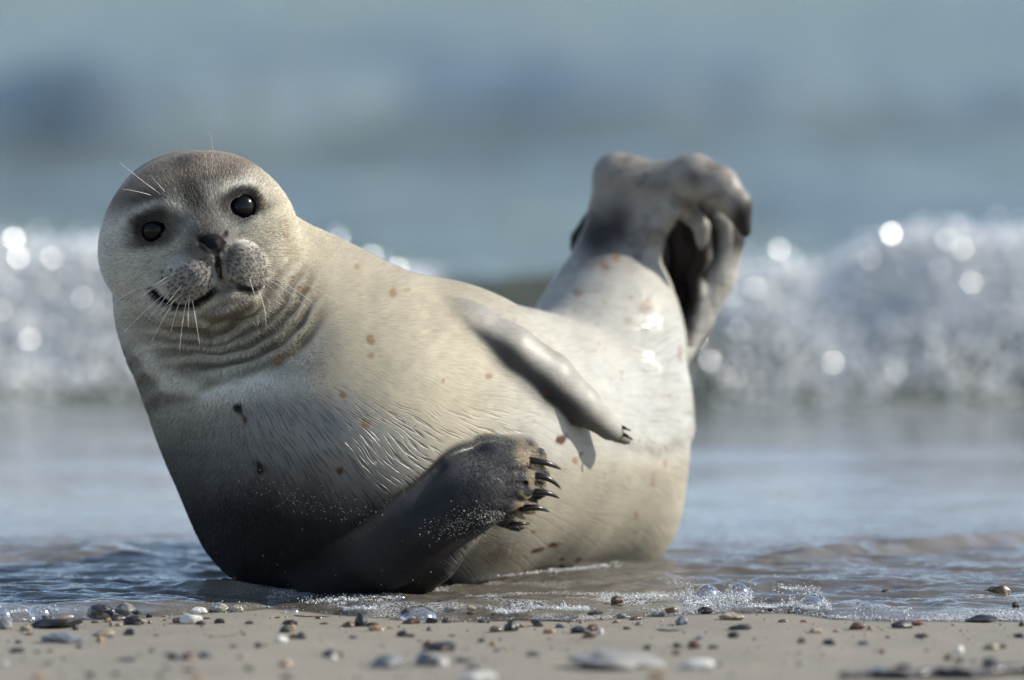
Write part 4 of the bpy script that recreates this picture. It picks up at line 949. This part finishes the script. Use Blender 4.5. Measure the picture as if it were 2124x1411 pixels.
PB = [
 ('A', 28, 682, 100, 68, 'grey', 'smooth round grey pebble at the far left edge of the sand'),
 ('A', 350, 676, 350, 60, 'black', 'longest black stone, rough and wet, left of the round black pebble'),
 ('A', 160, 690, 85, 36, 'tan', 'tan pebble at the left tip of the long black stone'),
 ('A', 385, 640, 120, 42, 'orange', 'pale orange pebble behind the long black stone'),
 ('A', 430, 612, 70, 22, 'white', 'small white pebble behind the pale orange pebble at far left'),
 ('A', 465, 686, 46, 40, 'black', 'small black pebble in front of the long black stone'),
 ('A', 625, 602, 180, 76, 'striped', 'large dark striped stone lying in the swash at left'),
 ('A', 775, 582, 135, 68, 'grey', 'pale grey stone in the swash beside the striped stone'),
 ('A', 725, 627, 120, 40, 'black', 'flat shiny black pebble in front of the striped stone'),
 ('A', 668, 634, 50, 30, 'orange', 'small orange pebble touching the flat shiny black pebble'),
 ('A', 690, 663, 32, 36, 'tan', 'small upright tan pebble left of the domed black pebble'), ('A', 735, 660, 50, 24, 'tan', None),
 ('A', 820, 656, 120, 62, 'black', 'domed black pebble with a pointed top on the left sand'),
 ('A', 878, 646, 60, 32, 'tan', 'tan pebble against the right side of the domed black pebble'),
 ('A', 797, 718, 84, 44, 'black', 'black pebble in front of the domed black pebble'),
 ('A', 640, 722, 150, 40, 'tan', 'flat tan stone behind the long grey and white slab'), ('A', 690, 730, 44, 18, 'grey', None),
 ('A', 385, 766, 290, 58, 'bluegrey', 'long flat blue-grey and white slab on the left sand'),
 ('A', 618, 762, 50, 44, 'orange', 'orange shell scrap at the right end of the long slab'),
 ('A', 105, 824, 105, 32, 'black', 'flat black pebble low at the left, in front of the long slab'),
 ('A', 490, 793, 52, 18, 'black', None), ('A', 180, 713, 60, 14, 'dark', None), ('A', 115, 766, 50, 22, 'dark', None), ('A', 590, 638, 60, 14, 'brown', None),
 ('A', 925, 606, 42, 26, 'black', None), ('A', 1020, 600, 50, 12, 'orange', None), ('A', 850, 582, 62, 22, 'black', None), ('A', 290, 612, 72, 34, 'black', 'black pebble awash just behind the long black stone'),
 ('A', 1230, 588, 116, 48, 'white', 'pale oval pebble left of the two mottled pebbles at the waterline'),
 ('A', 1355, 577, 138, 62, 'mottled', 'large white and black mottled pebble at the waterline left of the seal'),
 ('A', 1468, 575, 92, 50, 'mottled', 'smaller green-grey mottled pebble nearest to the dark chest of the seal'),
 ('A', 1110, 640, 96, 40, 'brown', 'brown pebble left of the bright white pebble'), ('A', 1165, 610, 36, 30, 'red', 'tiny dark red pebble on the brown pebble by the bright white one'),
 ('A', 1185, 650, 152, 66, 'white', 'bright white faceted pebble on the left sand'), ('A', 1245, 652, 68, 30, 'dark', 'dark grey pebble against the right side of the bright white pebble'),
 ('A', 1282, 612, 52, 10, 'black', None), ('A', 1362, 642, 70, 32, 'black', 'lone oval black pebble right of the bright white pebble'), ('A', 1545, 644, 56, 20, 'dark', None),
 ('A', 1800, 650, 100, 30, 'black', 'flat black pebble behind the dark and orange cluster'), ('A', 1775, 702, 84, 52, 'dark', 'dark pebble at the left of the cluster with the orange pebble'),
 ('A', 1812, 692, 42, 50, 'orange', 'bright orange pebble upright between dark pebbles'), ('A', 1872, 742, 62, 48, 'dark', 'dark pebble at the lower right of the orange cluster'), ('A', 1818, 736, 56, 30, 'brown', None),
 ('A', 1745, 764, 84, 44, 'white', 'white pebble in front of the dark and orange cluster'), ('A', 1605, 792, 56, 32, 'dark', None), ('A', 940, 818, 42, 22, 'dark', None), ('A', 1450, 792, 50, 22, 'dark', None),
 ('A', 1070, 866, 92, 38, 'black', 'left stone of the row of three in the left foreground'), ('A', 1172, 868, 122, 46, 'brown', 'middle stone of the row of three in the left foreground'), ('A', 1268, 860, 92, 48, 'bluegrey', 'right stone of the row of three in the left foreground'),
 ('A', 785, 874, 140, 20, 'dark', 'thin flat dark stone left of the row of three'), ('A', 2046, 852, 104, 46, 'black', 'black pebble with a white chip in front in the foreground'), ('A', 2068, 868, 50, 38, 'white', 'white chip leaning on the black foreground pebble'),
 ('A', 235, 992, 74, 44, 'orange', 'orange pebble at the bottom left of the sand'), ('A', 560, 982, 62, 38, 'dark', None), ('A', 720, 968, 50, 30, 'dark', None), ('A', 1230, 998, 92, 34, 'orange', 'orange-tan pebble at the bottom edge below the row of three'),
 ('A', 1770, 914, 92, 42, 'orange', 'pale orange pebble left of the black pebble with the white chip'), ('A', 1545, 932, 72, 30, 'dark', None), ('A', 995, 984, 42, 30, 'dark', None), ('A', 930, 642, 26, 20, 'black', None), ('A', 1175, 938, 80, 24, 'brown', None), ('A', 1500, 856, 60, 24, 'tan', None), ('A', 30, 905, 50, 30, 'white', None), ('A', 1780, 990, 90, 30, 'dark', None),
 ('A', 305, 894, 40, 18, 'dark', None), ('A', 395, 862, 34, 14, 'dark', None), ('A', 230, 822, 50, 16, 'grey', None), ('A', 310, 816, 46, 14, 'dark', None), ('A', 972, 720, 34, 12, 'dark', None), ('A', 1022, 624, 26, 12, 'brown', None), ('A', 1310, 726, 46, 14, 'grey', None), ('A', 1250, 662, 22, 10, 'black', None), ('A', 1720, 606, 40, 8, 'black', None), ('A', 1980, 612, 50, 16, 'brown', None), ('A', 2010, 645, 60, 12, 'dark', None), ('A', 1035, 925, 50, 22, 'grey', None),
 ('B', 68, 548, 82, 40, 'brown', 'olive-brown pebble left of the dark peaked stone'), ('B', 145, 548, 84, 92, 'black', 'dark peaked stone standing upright at the foam edge'), ('B', 215, 544, 84, 30, 'black', 'low black pebble at the right foot of the dark peaked stone'),
 ('B', 240, 568, 110, 34, 'orange', 'flat orange pebble in front of the dark peaked stone'), ('B', 460, 526, 122, 36, 'brown', 'brown oval pebble in front of the widest bubble'), ('B', 585, 522, 82, 38, 'black', 'black pebble right of the widest bubble'),
 ('B', 675, 520, 62, 28, 'brown', None), ('B', 570, 568, 38, 28, 'black', None), ('B', 405, 608, 84, 46, 'dark', 'dark grey pebble below the brown oval pebble'), ('B', 457, 608, 50, 24, 'brown', None), ('B', 100, 614, 60, 20, 'grey', None),
 ('B', 635, 698, 222, 58, 'black', 'wide flat black stone in the centre foreground'), ('B', 565, 662, 84, 36, 'brown', 'dark brown pebble behind the wide flat black stone'), ('B', 300, 808, 230, 84, 'bluegrey', 'blurred blue-grey stone, left of a pair in the centre foreground'),
 ('B', 560, 792, 166, 84, 'bluegrey', 'blurred speckled stone, right of a pair in the centre foreground'), ('B', 650, 792, 76, 52, 'white', 'white stone end touching the speckled stone'), ('B', 870, 892, 250, 66, 'white', 'pale stone cut by the bottom edge of the picture'),
 ('B', 780, 762, 112, 24, 'dark', None), ('B', 840, 804, 92, 24, 'dark', None), ('B', 900, 518, 62, 28, 'dark', None), ('B', 980, 578, 84, 42, 'brown', 'brown pebble left of the angular black pebble'),
 ('B', 1080, 576, 102, 72, 'black', 'angular black pebble in the middle of the sand'), ('B', 1240, 538, 84, 38, 'dark', 'dark pebble behind and right of the angular black pebble'), ('B', 1316, 586, 84, 32, 'orange', 'orange-tan pebble right of the angular black pebble'), ('B', 1385, 550, 72, 28, 'grey', None),
 ('B', 895, 638, 52, 28, 'dark', None), ('B', 965, 660, 50, 26, 'orange', None), ('B', 1215, 724, 102, 28, 'dark', None), ('B', 995, 696, 62, 22, 'grey', None), ('B', 1045, 684, 42, 20, 'tan', None),
 ('B', 1505, 586, 132, 46, 'black', 'black pebble at the left of the glinting cluster'), ('B', 1580, 572, 94, 46, 'brown', 'dark brown pebble at the back of the glinting cluster'), ('B', 1570, 614, 94, 36, 'brown', 'olive-brown pebble at the front of the glinting cluster'), ('B', 1630, 592, 46, 42, 'white', 'small bright white pebble in the glinting cluster'),
 ('B', 1600, 464, 112, 22, 'dark', 'thin dark pebble along the froth edge right of centre'), ('B', 1755, 488, 82, 30, 'bluegrey', None), ('B', 1855, 502, 84, 28, 'brown', None), ('B', 1870, 532, 50, 22, 'grey', None), ('B', 1795, 558, 50, 18, 'dark', None), ('B', 1510, 522, 32, 24, 'orange', None),
 ('B', 1640, 497, 30, 16, 'orange', None), ('B', 1730, 518, 50, 20, 'orange', None), ('B', 1990, 480, 84, 34, 'grey', None), ('B', 2075, 452, 92, 32, 'brown', None), ('B', 1935, 684, 76, 28, 'black', 'black pebble above the right end of the long white stone'), ('B', 2110, 672, 62, 32, 'black', None), ('B', 2105, 716, 62, 30, 'brown', None),
 ('B', 1735, 816, 620, 112, 'pale', 'longest white stone, bone-like and blurred, in the right foreground'), ('B', 1985, 868, 130, 46, 'orange', 'orange-brown stone under the right end of the long white stone'),
 ('B', 830, 437, 60, 28, 'tan', None), ('B', 825, 464, 50, 20, 'dark', None), ('B', 640, 406, 102, 30, 'brown', 'brown pebble awash behind the widest bubble'), ('B', 700, 446, 84, 34, 'grey', None), ('B', 1250, 420, 82, 26, 'dark', 'dark pebble awash in the thin water at centre right'), ('B', 1735, 392, 84, 44, 'brown', 'brown and dark pebble awash left of the two bubbles'),
 ('B', 20, 728, 40, 30, 'dark', None), ('B', 420, 474, 60, 46, 'dark', 'dark pebble seen through the left side of the widest bubble'), ('B', 120, 874, 50, 16, 'dark', None), ('B', 380, 870, 60, 16, 'grey', None), ('B', 510, 632, 30, 12, 'dark', None), ('B', 710, 602, 50, 14, 'grey', None), ('B', 1010, 626, 24, 12, 'dark', None), ('B', 1430, 690, 40, 14, 'grey', None), ('B', 330, 552, 50, 12, 'orange', None), ('B', 1100, 498, 70, 14, 'brown', None),
 ('C', 178, 571, 122, 44, 'black', 'black pebble at the froth edge below the two bubbles'), ('C', 40, 642, 84, 56, 'bluegrey', 'blue-grey pebble below the black pebble of the froth edge'), ('C', 345, 610, 162, 46, 'tan', 'flat tan shell fragment on the right sand'), ('C', 400, 670, 152, 34, 'dark', 'flat dark stone in front of the tan shell fragment'),
 ('C', 655, 622, 60, 20, 'brown', None), ('C', 785, 620, 50, 14, 'red', None), ('C', 705, 567, 48, 26, 'black', None), ('C', 580, 552, 40, 20, 'black', None), ('C', 520, 564, 50, 14, 'orange', None),
 ('C', 1112, 670, 112, 50, 'brown', 'olive-brown domed pebble on the right sand'), ('C', 1185, 670, 42, 28, 'orange', 'small orange pebble beside the olive-brown domed pebble'), ('C', 1385, 662, 142, 50, 'black', 'larger black pebble next to a dark red one on the right'), ('C', 1475, 644, 84, 32, 'red', 'dark red pebble behind the larger black pebble on the right'),
 ('C', 855, 690, 84, 38, 'tan', 'tan pebble left of the olive-brown domed pebble'), ('C', 980, 682, 42, 20, 'orange', None), ('C', 1870, 626, 214, 46, 'black', 'long flat black stone in the froth edge near the right side'), ('C', 355, 720, 78, 42, 'black', 'black pebble in front of the flat dark stone'), ('C', 150, 724, 60, 20, 'grey', None),
 ('C', 120, 784, 92, 54, 'brown', 'dark brown pebble behind the right end of the long white stone'), ('C', 235, 784, 72, 24, 'dark', None), ('C', 20, 774, 62, 28, 'dark', None), ('C', 770, 750, 56, 36, 'black', 'small black pebble, left of a pair on the right sand'), ('C', 940, 762, 84, 38, 'black', 'wider black pebble, right of a pair on the right sand'),
 ('C', 1150, 760, 82, 26, 'grey', None), ('C', 1500, 718, 92, 28, 'black', 'flat black pebble below the larger black pebble on the right'), ('C', 1300, 718, 40, 20, 'tan', None), ('C', 1735, 814, 50, 50, 'white', 'small white pebble left of the tan pair near the right edge'), ('C', 1925, 794, 96, 46, 'tan', 'tan pebble near the right edge of the sand'), ('C', 1998, 782, 50, 28, 'brown', None),
 ('C', 2095, 718, 72, 30, 'black', None), ('C', 1665, 854, 62, 38, 'dark', None), ('C', 1730, 864, 62, 26, 'dark', None), ('C', 1915, 898, 104, 62, 'dark', 'blurred dark stone in the right foreground above the weed'), ('C', 1390, 902, 104, 28, 'dark', 'blurred flat grey stone in the right foreground'),
 ('C', 140, 912, 214, 62, 'white', 'blurred white stone right of the longest white stone'), ('C', 760, 882, 52, 20, 'grey', None), ('C', 1260, 812, 42, 28, 'red', None), ('C', 1490, 392, 112, 34, 'dark', 'dark pebble awash in the thin water at the right'), ('C', 1600, 402, 62, 22, 'dark', None), ('C', 1285, 460, 72, 40, 'dark', 'dark pebble awash between the froth and the orange-brown stone'),
 ('C', 1975, 460, 152, 62, 'brown', 'orange-brown stone awash near the right edge'), ('C', 1120, 522, 50, 22, 'brown', None), ('C', 2075, 526, 46, 30, 'black', None), ('C', 2112, 647, 40, 30, 'black', None), ('C', 270, 890, 50, 26, 'grey', None), ('C', 1820, 866, 50, 22, 'grey', None), ('C', 485, 730, 30, 18, 'grey', None), ('C', 1700, 640, 40, 12, 'tan', None), ('C', 350, 955, 50, 20, 'grey', None),
]
for a in PB: pebble(*a)
# labels of the tiny pebbles: what each one lies beside
def short(lb):
    import re
    if lb.startswith(('left stone', 'middle stone', 'right stone')): return 'the ' + lb.replace(' in the left foreground', '')
    m_ = re.split(r",| with | in | on | at | behind | beside | left | right | lying | below | against | touching | leaning | between | near | nearest | next | along | seen | cut | awash| standing | under | above ", lb)[0]
    return 'the ' + m_.replace('the ', '')
used = {}
for sh in [short(m_[2]) for m_ in MARKS]: used[sh] = used.get(sh, 0) + 1
good = [(x, y, short(l)) for x, y, l in MARKS if used[short(l)] == 1 and len(short(l).split()) in (3, 4, 5, 6, 7, 8)]
taken = set()
for o, px, py, wd, asp in SMALL:
    for x, y, sh in sorted(good, key=lambda g: math.hypot(g[0] - px, 2.2 * (g[1] - py))):
        rel = ('just left of' if px < x else 'just right of') if abs(px - x) > 1.6 * abs(py - y) else ('in front of' if py > y else 'behind')
        lb = 'tiny %s%s pebble %s %s' % ('flat ' if asp < 0.36 else '', wd, rel, sh)
        if lb not in taken and len(lb.split()) <= 16: break
    taken.add(lb); o['label'] = lb
t = NT('grain_material'); t.set('Base Color', (0.30, 0.27, 0.22)); t.set('Roughness', 0.5); GRAIN = t.m
gp, gr = grains(); tag(balls('sand_grains', gp, gr, 1, GRAIN, True, np.random.default_rng(3), 0.4), 'sand grains stuck to the dark wet fur', 'sand grains', None, 'stuff')
# a scatter of the smallest grit and shell crumbs
rg = np.random.default_rng(21); n = 900
X = rg.uniform(-1.3, 1.3, n); Y = edgeY(X) - rg.uniform(0.0, 0.95, n) ** 1.0
P = np.stack([X, Y, sand_z(X, Y) + 0.0003], 1)
for nm, mk, lo_, hi_ in (('shell_grit', 'tan', 0, 380), ('dark_grit', 'dark', 380, 900)):
    tag(balls(nm, P[lo_:hi_], rg.uniform(0.0005, 0.0017, hi_ - lo_), 1, PM[mk], True, rg, 0.5), 'fine grit strewn over the sand', 'grit', None, 'stuff')

# ------------------------------------------------------------------ weed and twigs
t = NT('weed_material'); t.set('Base Color', (0.07, 0.022, 0.012)); t.set('Roughness', 0.3); t.set('Coat Weight', 0.5); WEED = t.m
t = NT('black_weed_material'); t.set('Base Color', (0.012, 0.008, 0.007)); t.set('Roughness', 0.3); t.set('Coat Weight', 0.5); BWEED = t.m
def strand(name, reg, pts, r, mat, label, cat):
    ox, oy, s = REG[reg]; pp = []
    for a, b in pts: pp.append(gnd(ox + a / s, oy + b / s, ground_z))
    pp = np.array(pp); k = np.linspace(0, len(pp) - 1, 8 * len(pp)); C_ = np.stack([np.interp(k, range(len(pp)), pp[:, i]) for i in range(3)], 1)
    C_[:, 1] += 0.001 * fbm2(k * 2, k * 0, 7); C_[:, 2] = ground_z(C_[:, 0], C_[:, 1]) + r * 0.7 + 0.0006 * np.abs(fbm2(k * 1.5, k * 0 + 3, 9))
    rr_ = r * (0.7 + 0.5 * (fbm2(k * 1.1, k * 0, 13) + 0.5)) * np.minimum(1, np.minimum(k + 0.15, len(pp) - 1 - k + 0.15) * 1.5)
    return tag(tube(name, C_, np.abs(rr_) + 1e-5, mat, None, 6), label, cat)
strand('twig', 'B', [(950, 505), (1080, 500), (1220, 492), (1340, 482), (1450, 470), (1515, 482)], 0.0009, WEED, 'thin red-brown twig along the froth edge right of centre', 'twig')
strand('weed_strand', 'B', [(1120, 524), (1150, 545), (1210, 540), (1285, 542)], 0.0013, WEED, 'short red-brown weed strand beside the angular black pebble', 'seaweed')
strand('twig', 'B', [(1975, 562), (2060, 570), (2150, 566)], 0.0012, BWEED, 'straight dark twig on the sand right of the glinting cluster', 'twig')
strand('twig', 'A', [(1820, 592), (1900, 600), (1980, 600), (2060, 597)], 0.0009, BWEED, 'thin dark twig at the waterline below the dark chest', 'twig')
strand('weed_clump', 'C', [(1000, 968), (1090, 966), (1170, 960), (1240, 940), (1290, 966), (1400, 972), (1500, 962), (1600, 952), (1700, 962), (1800, 966), (1900, 950), (2000, 938), (2124, 930), (2260, 940)], 0.0065, BWEED, 'dark wet seaweed stalk along the bottom right edge', 'seaweed')
strand('twig', 'A', [(1330, 724), (1420, 720), (1500, 706)], 0.0006, WEED, 'hair-thin brown twig below the lone oval black pebble', 'twig')
